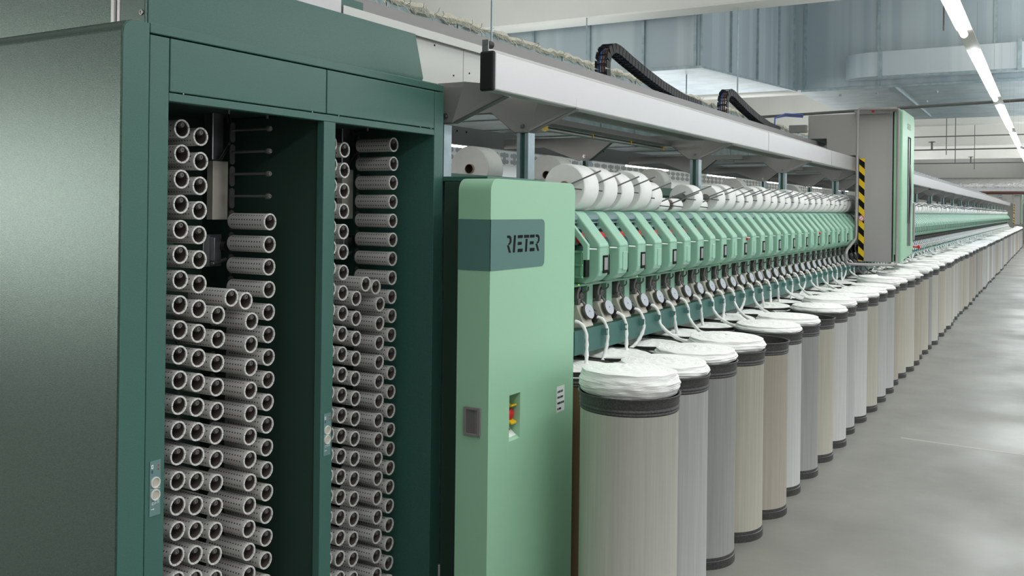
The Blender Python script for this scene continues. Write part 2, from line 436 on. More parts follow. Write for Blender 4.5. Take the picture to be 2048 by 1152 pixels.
# origin shift so pattern is centred
for i, v in enumerate(tb.v): tb.v[i] = (v[0] + L / 2, v[1], v[2])
TUBE_ME = tb.mesh('perforated_tube', [TUBEM, CONE])
rg = MB()
NS = 9
for k in range(NS):
    a0 = 2 * PI * (k + .035) / NS; a1 = 2 * PI * (k + .965) / NS
    vs = []; m = 5
    for x in (L / 2 - .004, L / 2 + .0008):
        for rr in (R0 + .0006, R0 - .0046):
            for q in range(m):
                a = a0 + (a1 - a0) * q / (m - 1); vs.append((x, rr * math.cos(a), rr * math.sin(a)))
    fs = []
    for q in range(m - 1):
        fs += [(q, q + 1, 2 * m + q + 1, 2 * m + q), (2 * m + q, 2 * m + q + 1, 3 * m + q + 1, 3 * m + q), (m + q, m + q + 1, 3 * m + q + 1, 3 * m + q)]
    fs += [(0, m, 3 * m, 2 * m), (m - 1, 2 * m - 1, 4 * m - 1, 3 * m - 1)]
    rg.add(vs, fs)
rg.lathe((0, 0, 0), [(R0 - .001, L / 2 - .006), (R0 - .001, L / 2 - .003), (R0 - .004, L / 2 - .003)], 'x', 28, mi=1)
RING_ME = rg.mesh('end_ring', [RIM, INK])
pg = MB()
pg.cyl((-L, 0, 0), (0.012, 0, 0), .0042, n=10)
pg.lathe((0, 0, 0), [(.0045, -.006), (.0095, .0), (.0098, .008), (.007, .014), (.0035, .014), (.003, .009), (0, .009)], 'x', 14)
PEG_ME = pg.mesh('peg', mat('peg_grey', (104, 100, 98), .45))
PITCH = 0.0747
XT = -2.23
colnames = ['leftmost', 'second', 'third', 'fourth', 'rightmost']
baynames = ['left bay', 'right bay']
def chain(y, ztop, zbot, label):
    t = thing('tube_chain', label, 'chain', (-2.41, y, zbot), 'peg chains inside the tube cabinet')
    z = ztop; c = MB()
    while z > zbot + .02:
        c.box(-2.412, -2.408, y - .011, y + .011, z - PITCH + .012, z - .012)
        c.cyl((-2.412, y, z - .014), (-2.407, y, z - .014), .011, n=12)
        c.cyl((-2.412, y, z - PITCH + .014), (-2.407, y, z - PITCH + .014), .011, n=12)
        z -= PITCH
    o = c.build('chain_links', DARKP, t); o.location = (2.41, -y, -zbot)
    return t
def put_tube(y, z, ang, label, group, ct):
    p = link('peg', PEG_ME, ct); p.location = (XT - .014 + 2.41, y + .002 - ct.location.y, z + .0125 - ct.location.z)
    t = link('perforated_tube', TUBE_ME, None); t.location = (XT - L / 2, y, z); t.rotation_euler = (ang, 0, 0)
    tag(t, label, 'yarn tube', group)
    link('end_ring', RING_ME, t)
spec = [(1.858, 1.885, 0), (1.927, 1.867, 0), (2.003, 1.318, 0), (2.143, 1.285, 0), (2.218, 1.905, 4)]
for bay in range(2):
    for ci, (y, z0, empty) in enumerate(spec):
        yy = y + .66 * bay
        if bay == 1: empty = 0
        ct = chain(yy, z0 + .04, 0.12, 'peg chain behind the %s column of tubes in the %s of the tube cabinet' % (colnames[ci], baynames[bay]))
        z = z0; k = 0; row = 0
        zst = z0
        if ci in (2, 3):
            ee = [(2.057, 1.368)] if ci == 2 else [(2.117, 1.353)]
            for (ye, ze) in ee:
                put_tube(ye + .66 * bay, ze, random.uniform(0, 6), 'white perforated tube at the chain turn above the %s column of the %s' % (colnames[ci], baynames[bay]),
                         'perforated tubes in the ' + baynames[bay], ct)
        while z > 0.15:
            if k < empty:
                p = link('peg', PEG_ME, ct); p.location = (XT - .014 + 2.41, yy - ct.location.y, z + .01 - ct.location.z)
            else:
                row += 1
                put_tube(yy + random.uniform(-.0015, .0015), z, random.uniform(0, 6),
                         'perforated tube, %s from the top in the %s column of the %s' % (ORD[row - 1], colnames[ci], baynames[bay]),
                         'perforated tubes in the ' + baynames[bay], ct)
            z -= PITCH; k += 1
    # actuator boxes inside
    yb = 2.172 + .66 * bay
    a = thing('actuator_box', 'grey metal actuator box with cables inside the %s of the tube cabinet' % baynames[bay], 'machine part', (-2.46, yb, 1.6))
    o = MB().box(-2.48, -2.45, yb, yb + .066, 1.61, 1.81).build('cover_plate', BEIGE, a, .002); o.location = (2.46, -yb, -1.6)
    o = MB().box(-2.5, -2.455, yb, yb + .05, 1.812, 1.985).build('cylinder_body', STEEL, a, .004); o.location = (2.46, -yb, -1.6)
    o = MB().tube([(-2.44, yb + .045, 1.98), (-2.43, yb + .052, 1.92), (-2.43, yb + .048, 1.87), (-2.445, yb + .02, 1.815)], .004).tube([(-2.44, yb + .055, 1.98), (-2.425, yb + .06, 1.92), (-2.43, yb + .05, 1.86), (-2.445, yb + .03, 1.815)], .004).build('cable', BLACK, a)
    o.location = (2.46, -yb, -1.6)
    sb = thing('sensor_bracket', 'small steel sensor bracket behind the tubes in the %s' % baynames[bay], 'machine part', (-2.46, yb, 1.44))
    o = MB().box(-2.47, -2.46, yb - .03, yb + .05, 1.45, 1.56).box(-2.46, -2.44, yb, yb + .03, 1.47, 1.55).cyl((-2.45, yb, 1.46), (-2.45, yb + .06, 1.475), .008).build('bracket', STEEL, sb, .002); o.location = (2.46, -yb, -1.44)
    o = MB().cyl((-2.455, yb + .045, 1.52), (-2.42, yb + .045, 1.52), .022, n=16).build('roller', BLACK, sb); o.location = (2.46, -yb, -1.44)
    stk = tag(MB().box(-2.698, -2.697, 2.17 + .66 * bay, 2.215 + .66 * bay, 1.475, 1.535, 0).build('sticker', BAND), 'small grey sticker on the back panel of the ' + baynames[bay], 'sticker')
    w = link('writing', text_mesh('VW', .03, INK), stk); w.rotation_euler = (PI / 2, 0, PI / 2); w.location = (-2.6965, 2.172 + .66 * bay, 1.49)

# ================================================================== LIGHT GREEN END CABINET
gc = thing('green_end_cabinet', 'tall pale green end cabinet with dark band between tube cabinet and spinning boxes', 'cabinet', (-1.75, 2.84, 0))
def gb(name, mb, m, bevel=None):
    o = mb.build(name, m, gc, bevel); o.location = (1.75, -2.84, 0); return o
ZT = 1.769
def rr_pts(y0, y1, z0, z1, r, corners=(1, 1, 1, 1), n=5):
    P = []
    for (cy, cz, a0, on) in ((y0 + r, z0 + r, PI, corners[0]), (y1 - r, z0 + r, 1.5 * PI, corners[1]), (y1 - r, z1 - r, 0, corners[2]), (y0 + r, z1 - r, .5 * PI, corners[3])):
        if on:
            for i in range(n + 1):
                a = a0 + PI / 2 * i / n; P.append((cy + r * math.cos(a), cz + r * math.sin(a)))
        else:
            P.append((cy + math.copysign(r, math.cos(a0 + PI / 4)), cz + math.copysign(r, math.sin(a0 + PI / 4))))
    return P
shell = MB()
outer = rr_pts(2.831, 3.514, 0.02, ZT, .045, (0, 0, 1, 1))
# front face with a real opening for the emergency stop recess: front built of strips
ry0, ry1, rz0, rz1 = 2.980, 3.062, .782, .956
shell.prism(outer, 'x', -1.89, -1.765, 0, True)
shell.box(-1.765, -1.75, 2.831, ry0, 0.02, ZT - .05).box(-1.765, -1.75, ry1, 3.514, 0.02, ZT - .05)
shell.box(-1.765, -1.75, ry0, ry1, 0.02, rz0).box(-1.765, -1.75, ry0, ry1, rz1, ZT - .05)
shell.prism([(2.831, ZT - .05)] + [(3.514, ZT - .05)] + rr_pts(2.831, 3.514, 1.5, ZT, .045, (0, 0, 1, 1))[2:], 'x', -1.765, -1.75, 0, True)
# carve: body box is cut away behind the opening by making body from strips as well
shell.v.clear(); shell.f.clear(); shell.mi.clear(); shell.sm.clear()
shell.prism([(2.831, ZT - .06), (3.514, ZT - .06)] + rr_pts(2.831, 3.514, 1.5, ZT, .045, (0, 0, 1, 1))[2:], 'x', -1.89, -1.75, 0, True)
shell.box(-1.89, -1.75, 2.831, ry0, .02, ZT - .06).box(-1.89, -1.75, ry1, 3.514, .02, ZT - .06)
shell.box(-1.89, -1.75, ry0, ry1, .02, rz0).box(-1.89, -1.75, ry0, ry1, rz1, ZT - .06)
shell.box(-1.89, -1.84, ry0, ry1, rz0, rz1)
sm = shell.mesh('door_shell', LG)
bm = bmesh.new(); bm.from_mesh(sm); bmesh.ops.remove_doubles(bm, verts=bm.verts, dist=1e-5); bm.to_mesh(sm); bm.free()
o = link('door_shell', sm, gc); o.location = (1.75, -2.84, 0)
gb('recess_slope', MB().prism([(-1.84, rz0), (-1.751, rz0), (-1.84, rz0 + .07)], 'y', ry0, ry1), LG)
gb('body', MB().box(-2.095, -1.892, 3.033, 3.50, 0.02, 1.765), DGI, .004)
gb('top_plate', MB().box(-2.6, -1.892, 3.034, 3.51, 1.766, 1.785), DG, .003)
# dark wrap band
bd = MB().prism(rr_pts(2.8, 3.241, 1.432, 1.619, .022, (0, 1, 1, 0)), 'x', -1.75, -1.7485)
for i, v in enumerate(bd.v):
    bd.v[i] = (v[0], max(v[1], 2.8295), v[2])
bd.box(-1.89, -1.7485, 2.8295, 2.831, 1.432, 1.619)
gb('brand_band', bd, BAND)
# logo lettering
lg = MB(); LY0, LY1, LZ0, LZ1 = 2.946, 3.196, 1.494, 1.559
def lp(pts):
    lg.prism([(LY0 + (LY1 - LY0) * a, LZ0 + (LZ1 - LZ0) * b) for a, b in pts], 'x', -1.7485, -1.7478)
def Rl(x0):
    s = 0.1
    lp([(x0, 1), (x0 + .7 * s, 1), (x0 + 1.15 * s, .93), (x0 + 1.3 * s, .8), (x0 + 1.3 * s, .62), (x0 + 1.0 * s, .5), (x0 + .55 * s, .44), (x0 + .3 * s, .5), (x0 + .75 * s, .6), (x0 + .8 * s, .78), (x0 + .55 * s, .85), (x0 + .1 * s, .85)])
    lp([(x0 + .0 * s, .44), (x0 + .55 * s, .44), (x0 + 1.2 * s, 0), (x0 + .62 * s, 0)])
def El(x0):
    for a, b in ((1, .82), (.6, .42), (.2, 0)): lp([(x0, a), (x0 + (.15 if a != .6 else .12), a), (x0 + (.15 if a != .6 else .12) - .005, b), (x0 - .008, b)])
Rl(0.0)
lp([(.205, 1), (.265, 1), (.235, 0), (.175, 0)])
El(.325); 
lp([(.515, 1), (.67, 1), (.665, .82), (.51, .82)]); lp([(.565, .76), (.625, .76), (.605, 0), (.545, 0)])
El(.70); Rl(.88)
gb('lettering', lg, INK)
# handle on the near side face
hd = MB(); hx0, hx1, hz0, hz1, hy = -1.851, -1.780, .829, .932, 2.831
hd.box(hx0, hx1, hy - .0035, hy - .0015, hz0, hz1, 0)
hd.box(hx0, hx0 + .009, hy - .01, hy - .0035, hz0, hz1).box(hx1 - .014, hx1, hy - .01, hy - .0035, hz0, hz1)
hd.box(hx0 + .009, hx1 - .014, hy - .01, hy - .0035, hz1 - .009, hz1).box(hx0 + .009, hx1 - .014, hy - .01, hy - .0035, hz0, hz0 + .009)
hd.prism([(hx0 + .009, hy - .0036), (hx1 - .025, hy - .0036), (hx0 + .009, hy - .008)], 'z', hz0 + .009, hz1 - .009, 1)
gb('recessed_handle', hd, [mat('handle_grey', (134, 128, 128), .5), GREYD], .0015)
# emergency stop
es = thing('emergency_stop', 'red emergency stop button with yellow guard in the recess of the pale green door', 'button', (-1.83, 3.03, .85))
def eb(name, mb, m): o = mb.build(name, m, es); o.location = (1.83, -3.03, -.85)
gd_ = MB()
for sgn in (1, -1):
    zc = .872; prof_ = [(-1.835, zc + sgn * .030), (-1.80, zc + sgn * .036), (-1.785, zc + sgn * .026), (-1.762, zc + sgn * .034)]
    up_ = [(x, z + .007) for x, z in prof_]; gd_.prism(prof_ + up_[::-1], 'y', 3.018, 3.056)
gd_.box(-1.838, -1.8345, 3.015, 3.057, .836, .908)
eb('yellow_guard', gd_, YEL)
eb('red_button', MB().lathe((-1.834, 3.038, .872), [(.011, 0), (.011, .024), (.021, .030), (.024, .045), (.021, .058), (.012, .064), (0, .066)], 'x', 20), RED)
def slope(x): return rz0 + .07 * (-1.751 - x) / .089 + .0015
sg = tag(MB().add([(-1.762, ry0 + .004, slope(-1.762)), (-1.762, ry1 - .008, slope(-1.762)), (-1.832, ry1 - .008, slope(-1.832)), (-1.832, ry0 + .004, slope(-1.832))], [(0, 1, 2, 3)]).build('warning_label', PAPER), 'small white label with red mark at the foot of the emergency stop recess', 'label')
mk = MB(); pts_ = [(-1.800 + .017 * math.cos(a * PI / 4), 3.043 + .011 * math.sin(a * PI / 4)) for a in range(8)]
mk.add([(x, y, slope(x) + .0008) for x, y in pts_], [tuple(range(8))]); mk.build('red_mark', RED, sg)
lb = tag(MB().box(-1.7499, -1.749, 3.363, 3.433, .820, .926).build('warning_label', PAPER), 'white printed warning label on the right of the pale green door', 'label')
for i, tx in enumerate(('LOOK OUT', 'FOR ROBOT', 'WHEN DOOR', 'IS OPEN')):
    w = link('writing', text_mesh(tx, .0118, INK, .0003), lb); w.rotation_euler = (PI / 2, 0, PI / 2); w.scale = (.8, 1, 1); w.location = (-1.7485, 3.369, .900 - i * .0235)

# ================================================================== LONG MACHINE BODY
Y0U = 3.893
body = thing('spinning_machine_frame', 'long dark and mint green machine frame behind the row of spinning boxes', 'machine frame', (-2.45, 3.8, 0))
def bb(name, mb, m, bevel=None):
    o = mb.build(name, m, body, bevel); o.location = (2.45, -3.8, 0); return o
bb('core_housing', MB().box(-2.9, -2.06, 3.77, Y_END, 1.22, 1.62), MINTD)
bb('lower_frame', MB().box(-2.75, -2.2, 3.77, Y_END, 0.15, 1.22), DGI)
bb('back_strip', MB().box(-2.06, -2.045, 3.77, Y_END, 1.0, 1.65), MINTD)
sb_ = MB().box(-1.882, -1.868, 3.765, Y_END, .99, 1.10).box(-1.91, -1.882, 3.765, Y_END, .99, .997)
rail = tag(sb_.build('sliver_rail', RAILG), 'long dark green rail above the cans that guides the sliver strands', 'rail')
tag(MB().prism([(-2.04, 1.290), (-1.95, 1.290), (-1.90, 1.298), (-1.882, 1.309), (-2.04, 1.309)], 'y', 3.77, Y_END).build('bottom_lip', MINT), 'long mint ledge running under all the spinning boxes', 'machine part')
# near end cheek of the row
ck = tag(MB().prism([(-1.96, 1.651), (-1.93, 1.64), (-1.81, 1.50), (-1.81, 1.43), (-1.835, 1.43), (-1.835, 1.49), (-1.945, 1.62)], 'y', 3.768, 3.79).build('end_cheek', MINT, None, .003), 'thin mint cheek bracket at the start of the spinning boxes beside the green cabinet', 'machine part')
ib = MB()
for z in (1.345, 1.40, 1.46): ib.box(-1.99, -1.85, 3.79, 3.80, z, z + .008)
for x in (-1.96, -1.90, -1.86): ib.box(x, x + .006, 3.792, 3.80, 1.34, 1.47)
ib.box(-1.99, -1.85, 3.80, 3.806, 1.34, 1.47)
ib.build('rib_grid', MINTD, ck)

# ---- one spinning unit (origin at cover's near lower corner)
def unit_meshes():
    M = {}
    c = MB()
    prof = [(-2.04, 1.651), (-1.955, 1.651), (-1.935, 1.645), (-1.922, 1.633), (-1.812, 1.503), (-1.808, 1.49), (-1.808, 1.375), (-1.816, 1.350), (-1.842, 1.326), (-1.885, 1.310), (-2.04, 1.310)]
    c.prism([(x, z) for x, z in prof], 'y', 0.0, .105)
    M['cover'] = (c, MINT, .007)
    c = MB(); c.box(-2.02, -1.8072, -.0006, .1056, 1.4815, 1.4832); c.box(-1.809, -1.8074, .084, .0855, 1.38, 1.481)
    M['seam'] = (c, MINTD, None)
    c = MB().prism([(-2.0, 1.603), (-1.93, 1.603), (-1.921, 1.612), (-1.924, 1.632), (-1.94, 1.643), (-2.0, 1.643)], 'y', -.123, -.002)
    c.box(-1.93, -1.918, -.123, -.002, 1.594, 1.600, 1)
    M['shaft_guard'] = (c, [SLATE, GALV], None)
    c = MB().lathe((-1.898, -.045, 1.527), [(0, .026), (.018, .024), (.024, .016), (.026, 0)], 'x', 18)
    M['red_disc'] = (c, RED, None)
    c = MB().lathe((-1.93, -.03, 1.535), [(.042, 0), (.044, .02), (.038, .03), (.034, .03), (.034, .0)], 'x', 18)
    c.lathe((-1.885, -.012, 1.50), [(0, -.005), (.03, -.005), (.03, .005), (.0, .008)], 'y', 14)
    M['thread_guide'] = (c, SLATE, None)
    c = MB().box(-1.99, -1.93, -.12, -.003, 1.46, 1.60)
    c.box(-1.93, -1.885, -.035, -.005, 1.49, 1.53); c.box(-1.99, -1.86, -.04, -.002, 1.345, 1.44)
    M['inner_mechanism'] = (c, BLACK, None)
    c = MB().cyl((-1.835, -.06, 1.478), (-1.825, -.001, 1.475), .0035, n=6)
    M['yarn_guide_pin'] = (c, PAPER, None)
    # rotor box below
    c = MB().prism([(-1.99, 1.19), (-1.945, 1.212), (-1.895, 1.10), (-1.99, 1.09)], 'y', .035, .130)
    c.box(-2.03, -1.97, .02, .16, 1.09, 1.19)
    M['rotor_housing'] = (c, BEIGE, .004)
    nrm = Vector((.92, -.12, .36)).normalized(); cc = Vector((-1.912, .084, 1.168))
    c = MB().cyl(cc - nrm * .05, cc + nrm * .004, .034, n=24, mi=1).cyl(cc + nrm * .006, cc + nrm * .012, .040, n=24)
    M['disc_holder'] = (c, [mat('bronze_ring', (112, 102, 90), .35, .5), mat('green_grey_cast', (88, 100, 84), .45, .2)], None)
    c = MB().cyl(cc + nrm * .012, cc + nrm * .018, .0375, .036, n=24, mi=1, capmi=0).cyl(cc + nrm * .018, cc + nrm * .0186, .003, n=8, mi=2)
    M['cover_disc'] = (c, [DISC, STEEL, INK], None)
    c = MB()
    c.box(-2.03, -1.985, .03, .12, 1.20, 1.285)
    n_ = 9; oy, oz = .072, 1.248
    arc = [(oy + .047 * math.cos(a), oz + .047 * math.sin(a)) for a in [math.radians(95 + 125 * q / n_) for q in range(n_ + 1)]]
    arc += [(oy + .026 * math.cos(a), oz + .026 * math.sin(a)) for a in [math.radians(220 - 125 * q / n_) for q in range(n_ + 1)]]
    c.prism(arc, 'x', -1.985, -1.935)
    c.lathe((-1.985, .083, 1.243), [(.0, .052), (.012, .052), (.021, .046), (.023, .0)], 'x', 16)
    c.tube([(-1.94, .088, 1.255), (-1.925, .100, 1.262), (-1.918, .112, 1.272), (-1.92, .116, 1.288)], .005, 6)
    c.box(-1.95, -1.93, .03, .055, 1.205, 1.235)
    M['lever_housing'] = (c, mat('lever_grey', (96, 92, 90), .4), .002)
    c = MB().cyl((-1.934, .086, 1.245), (-1.930, .086, 1.245), .005, n=8).cyl((-1.945, .088, 1.228), (-1.925, .088, 1.20), .005, n=8)
    M['spindle_pin'] = (c, GREYD, None)
    c = MB().box(-1.985, -1.955, -.055, .012, 1.13, 1.32)
    M['divider_post'] = (c, MINT, .003)
    c = MB().prism([(-1.965, 1.20), (-1.90, 1.168), (-1.885, 1.15), (-1.897, 1.112), (-1.965, 1.12)], 'y', .138, .172)
    M['feed_funnel'] = (c, BLACK, .002)
    c = MB().prism([(-1.8675, .162), (-1.840, .172), (-1.840, .185), (-1.8675, .190)], 'z', 1.054, 1.086)
    M['strand_clip'] = (c, RAILG, None)
    return M
UM = unit_meshes()
UME = {k: v[0].mesh(k, v[1]) for k, v in UM.items()}
disp = MB().box(-1.808, -1.803, .035, .086, 1.362, 1.445, 0).box(-1.8035, -1.8022, .042, .079, 1.377, 1.435, 1)
DISP = disp.mesh('display', [INK, LENS])
flap = MB().box(-1.809, -1.8045, .035, .088, 1.365, 1.455)
FLAP = flap.mesh('flap', MINT)
UORIG = Vector((-1.95, 0, 1.09))
def make_unit(k, kind):
    t = thing('spinning_unit', 'x', 'spinning unit', (UORIG.x, Y0U + .23 * k, UORIG.z))
    for nm, me in UME.items():
        o = link(nm, me, t, UM[nm][2]); o.location = (1.95, 0, -1.09)
    o = link('display' if kind == 0 else 'flap', DISP if kind == 0 else FLAP, t, .001 if kind == 0 else .003)
    o.location = (1.95, 0, -1.09)
    return t
NU = int((Y_END - Y0U) / .23)
protos = [None, None]
NEAR = 29
G = 'mint spinning boxes in the long row'
for k in range(NEAR):
    q = k % 2
    lab = 'mint spinning box with %s, %s of the row from the pale green cabinet' % ('black-framed display' if q == 0 else 'plain flap', ORD[k])
    if protos[q] is None:
        protos[q] = make_unit(k, q); protos[q]['label'] = lab; protos[q]['group'] = G
    else:
        u = dup(protos[q], (UORIG.x, Y0U + .23 * k, UORIG.z), lab, G)
    if k in (6 + 4, 20):      # small red call light on some boxes
        lt = tag(MB().box(-1.808, -1.795, Y0U + .23 * k + .075, Y0U + .23 * k + .095, 1.462, 1.478).build('call_lamp', RED), 'small red call lamp on the %s spinning box of the row' % ORD[k], 'lamp')
    if k % 3 == 0 and k < 12:
        tag(MB().cyl((-1.87, Y0U + .23 * k - .09, 1.316), (-1.87, Y0U + .23 * k - .09, 1.309), .0022, n=8).build('indicator_light', GLED), 'tiny green indicator light under the %s spinning box' % ORD[k], 'indicator light')
# far units: too small for parts, one mesh each
far = MB(); fm = []
def merge(dst, mb, mlist):
    base = []
    for m in (mlist if isinstance(mlist, (list, tuple)) else [mlist]):
        if m not in fm: fm.append(m)
        base.append(fm.index(m))
    o = len(dst.v); dst.v += mb.v
    for f, mi, s in zip(mb.f, mb.mi, mb.sm): dst.f.append([i + o for i in f]); dst.mi.append(base[mi]); dst.sm.append(s)
for nm in ('cover', 'shaft_guard', 'rotor_housing', 'cover_disc', 'lever_housing', 'divider_post', 'feed_funnel', 'strand_clip', 'inner_mechanism'):
    merge(far, UM[nm][0], UM[nm][1])
merge(far, disp, [INK, LENS])
for i, v in enumerate(far.v): far.v[i] = (v[0] + 1.95, v[1], v[2] - 1.09)
FARU = far.mesh('spinning_unit', fm)
for k in range(NEAR, NU):
    o = link('spinning_unit', FARU); o.location = (UORIG.x, Y0U + .23 * k, UORIG.z)
    tag(o, 'one of the tiny mint spinning boxes in the distant row beyond the hanging robot', 'spinning unit', 'mint spinning boxes beyond the robot')

# ================================================================== PACKAGES
def pkg_mesh(r, wd=.15):
    m = MB(); rc = .029
    m.lathe((0, 0, 0), [(rc, 0), (r - .006, -.004), (r - .002, 0), (r, .004), (r, wd - .004), (r - .003, wd), (rc, wd)], 'y', 48, mi=0, smooth=True)
    m.lathe((0, 0, 0), [(rc - .003, -.008), (rc, -.008), (rc, .0), (rc, wd + .008)], 'y', 24, mi=1)
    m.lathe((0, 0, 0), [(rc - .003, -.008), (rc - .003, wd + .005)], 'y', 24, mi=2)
    me = m.mesh('yarn_package', [PKG, CORE, CONE])
    return me
radii = [.113, .111, .103, .111, .086, .041, .041, .087, .041, .092, .098, .085, .088, .100, .104, .093, .097, .090, .101, .098, .088, .094, .1, .104, .092, .096, .09, .1, .095]
pk = {}
def pm(r):
    r = round(r, 3)
    if r not in pk:
        pk[r] = pkg_mesh(r)
        pk[r].shade_flat() if False else None
    return pk[r]
PX = -2.005
def cradle_mesh():
    m = MB()
    m.tube([(0.0, 0, 0), (.03, -.012, .01), (.20, -.02, .075)], .004, 8)
    m.box(-.06, .02, -.012, -.004, -.012, .012); m.cyl((.0, -.012, 0), (0, .012, 0), .024, n=14)
    return m.mesh('cradle_arm', mat('arm_grey', (138, 138, 142), .4, .3))
CR = cradle_mesh()
pin = MB().cyl((-.02, -.014, 0), (.10, -.014, -.012), .0035, n=6).mesh('lower_pin', GREYD)
for k in range(NU):
    r = radii[k] if k < len(radii) else random.choice([.085, .09, .095, .1, .105])
    near = k < NEAR
    o = link('yarn_package', pm(r)); y = Y0U + .02 + .23 * k
    o.location = (PX + random.uniform(-.004, .004), y, 1.652 + r)
    if r < .05: sz = 'small thin'
    else: sz = 'full' if r > .1 else 'part-filled'
    if near: tag(o, '%s white yarn package, %s on the drums counting from the pale green cabinet' % (sz, ORD[k]), 'yarn package', 'yarn packages on the winding drums')
    else: tag(o, 'one of the small white yarn packages in the row beyond the hanging robot', 'yarn package', 'distant yarn packages')
    c = link('cradle_arm', CR); c.location = (PX, y - .005, 1.652 + r)
    if near: tag(c, 'grey cradle arm reaching over the %s yarn package of the row' % ORD[k], 'cradle arm', 'cradle arms of the winding positions')
    else: tag(c, 'thin grey cradle arm over a distant white package beyond the robot', 'cradle arm', 'distant cradle arms')
    if near: link('lower_pin', pin, c)
# conveyor with finished packages
cv = thing('package_conveyor', 'dark green trough conveyor behind the packages on top of the machine', 'conveyor', (-2.9, 4.05, 1.6))
def vb(name, mb, m): o = mb.build(name, m, cv); o.location = (2.9, -4.05, -1.6)
vb('side_plate', MB().prism([(-2.70, 1.78), (-2.76, 1.845), (-2.80, 1.80), (-2.80, 1.78)], 'y', 4.05, Y_END).box(-2.80, -2.74, 4.05, Y_END, 1.62, 1.78), DG)
vb('belt', MB().box(-3.1, -2.801, 4.05, Y_END, 1.62, 1.752), BLACK)
for i, (y, r) in enumerate([(4.5, .135), (5.45, .135), (7.3, .13), (9.6, .13), (12.1, .13), (14.5, .125)]):
    o = link('yarn_package', pkg_mesh(r, .16)); o.location = (-2.93, y, 1.753 + r)
    tag(o, 'finished white yarn package on the conveyor behind the drums, %s from the near end' % ORD[i], 'yarn package', 'finished packages on the conveyor')

# ================================================================== GALLERY: posts, gussets, beam, tray
post_y = [3.645 + 2.325 * k for k in range(22)]
pmesh = MB().box(-.03, -.012, -.03, .03, 0, .5).box(.012, .03, -.03, .03, 0, .5).box(-.012, .012, .02, .03, 0, .5).box(-.012, .012, -.015, -.01, 0, .5, 1)
PM = pmesh.mesh('gallery_post', [GALV, DG])
gus = MB()
def sheet(mb, pts, th, mi=0):     # pts 3D polygon, thickness along +Y
    n = len(pts); vs = list(pts) + [(p[0], p[1] + th, p[2]) for p in pts]
    fs = [list(range(n)), list(range(n, 2 * n))[::-1]] + [(i, (i + 1) % n, n + (i + 1) % n, n + i) for i in range(n)]
    mb.add(vs, fs, mi)
sheet(gus, [(-.43, 0, .095), (-.165, 0, .096), (-.04, 0, 0), (.03, 0, 0), (.09, 0, .165), (-.43, 0, .165)], .003, 0)
sheet(gus, [(.03, 0, 0), (.24, .06, .105), (.24, .06, .15), (.09, 0, .165)], .003, 0)
# lower edge flanges
def flange(mb, a, b, w, mi=1):
    a, b = Vector(a), Vector(b); d = Vector((0, w, 0)); t = Vector((0, 0, .003))
    mb.add([a, b, b + d, a + d, a + t, b + t, b + d + t, a + d + t], [(0, 1, 2, 3), (4, 5, 6, 7), (0, 1, 5, 4), (1, 2, 6, 5), (2, 3, 7, 6), (3, 0, 4, 7)], mi)
flange(gus, (.03, 0, 0), (.24, .06, .105), .04); flange(gus, (-.165, 0, .096), (-.04, 0, 0), .04); flange(gus, (-.43, 0, .095), (-.165, 0, .096), .04); flange(gus, (-.04, 0, 0), (.03, 0, 0), .03)
np_ = MB().box(-2.175, -2.145, 3.10, 3.155, 0.2, 2.0).build('gallery_post', GALV); tag(np_, 'narrow galvanised post at the right edge of the dark green tube cabinet', 'post')
GM = gus.mesh('support_gusset', [GREYP, GREYD])
BO = MB().lathe((0, -.004, .03), [(0, -.006), (.006, -.006), (.007, 0), (.012, 0), (.012, .004)], 'y', 10).mesh('bolt', STEEL)
for i, y in enumerate(post_y):
    nm = ORD[i]
    o = link('gallery_post', PM, loc=(-2.07, y, 1.505)); tag(o, 'galvanised post with green slot under the gallery beam, %s from the near end' % nm, 'post', 'gallery posts')
    o.scale.z = .498 / .5
    g = link('support_gusset', GM, loc=(-2.07, y - .033, 2.003)); tag(g, 'grey folded sheet gusset on the %s gallery post from the near end' % nm, 'bracket', 'gallery gussets')
    link('bolt', BO, g)
g = link('support_gusset', GM, loc=(-2.13, 3.09, 2.003)); tag(g, 'grey folded sheet gusset beside the top right corner of the tube cabinet', 'bracket'); link('bolt', BO, g)
ogus = MB()
sheet(ogus, [(-.66, 0, .095), (-.33, 0, .10), (-.05, 0, 0), (.04, 0, 0), (.20, 0, .12), (.44, 0, .12), (.44, 0, .165), (-.66, 0, .165)], .003, 0)
flange(ogus, (-.33, 0, .10), (-.05, 0, 0), .04); flange(ogus, (.04, 0, 0), (.20, 0, .12), .04); flange(ogus, (.20, 0, .12), (.44, 0, .12), .04)
OGM = ogus.mesh('support_gusset', [GREYP, GREYD])
for i in range(1, len(post_y)):
    y = post_y[i] - .1
    o = link('gallery_post', PM, loc=(-2.84, y, 1.755)); o.scale.z = .248 / .5; tag(o, 'galvanised post of the rear gallery row behind the packages, %s from the near end' % ORD[i - 1], 'post', 'rear gallery posts')
    g = link('support_gusset', OGM, loc=(-2.84, y - .033, 2.003)); tag(g, 'grey sheet gusset on the %s rear gallery post' % ORD[i - 1], 'bracket', 'rear gusset plates')
    link('bolt', BO, g)
bm_ = thing('gallery_beam', 'long pale aluminium beam over the packages with black end cap', 'beam', (-1.86, 2.97, 2.11))
def mb_(name, mb, m, bevel=None): o = mb.build(name, m, bm_, bevel); o.location = (1.86, -2.97, -2.11)
mb_('beam_profile', MB().box(-1.89, -1.83, 2.983, Y_END + .6, 2.11, 2.257), ALU, .006)
mb_('end_cap', MB().box(-1.892, -1.828, 2.965, 2.9825, 2.107, 2.26), BLACK, .008)
mb_('beam_joint', MB().box(-1.8299, -1.829, 6.90, 6.904, 2.112, 2.255).box(-1.8299, -1.829, 9.2, 9.204, 2.112, 2.255), GREYD)
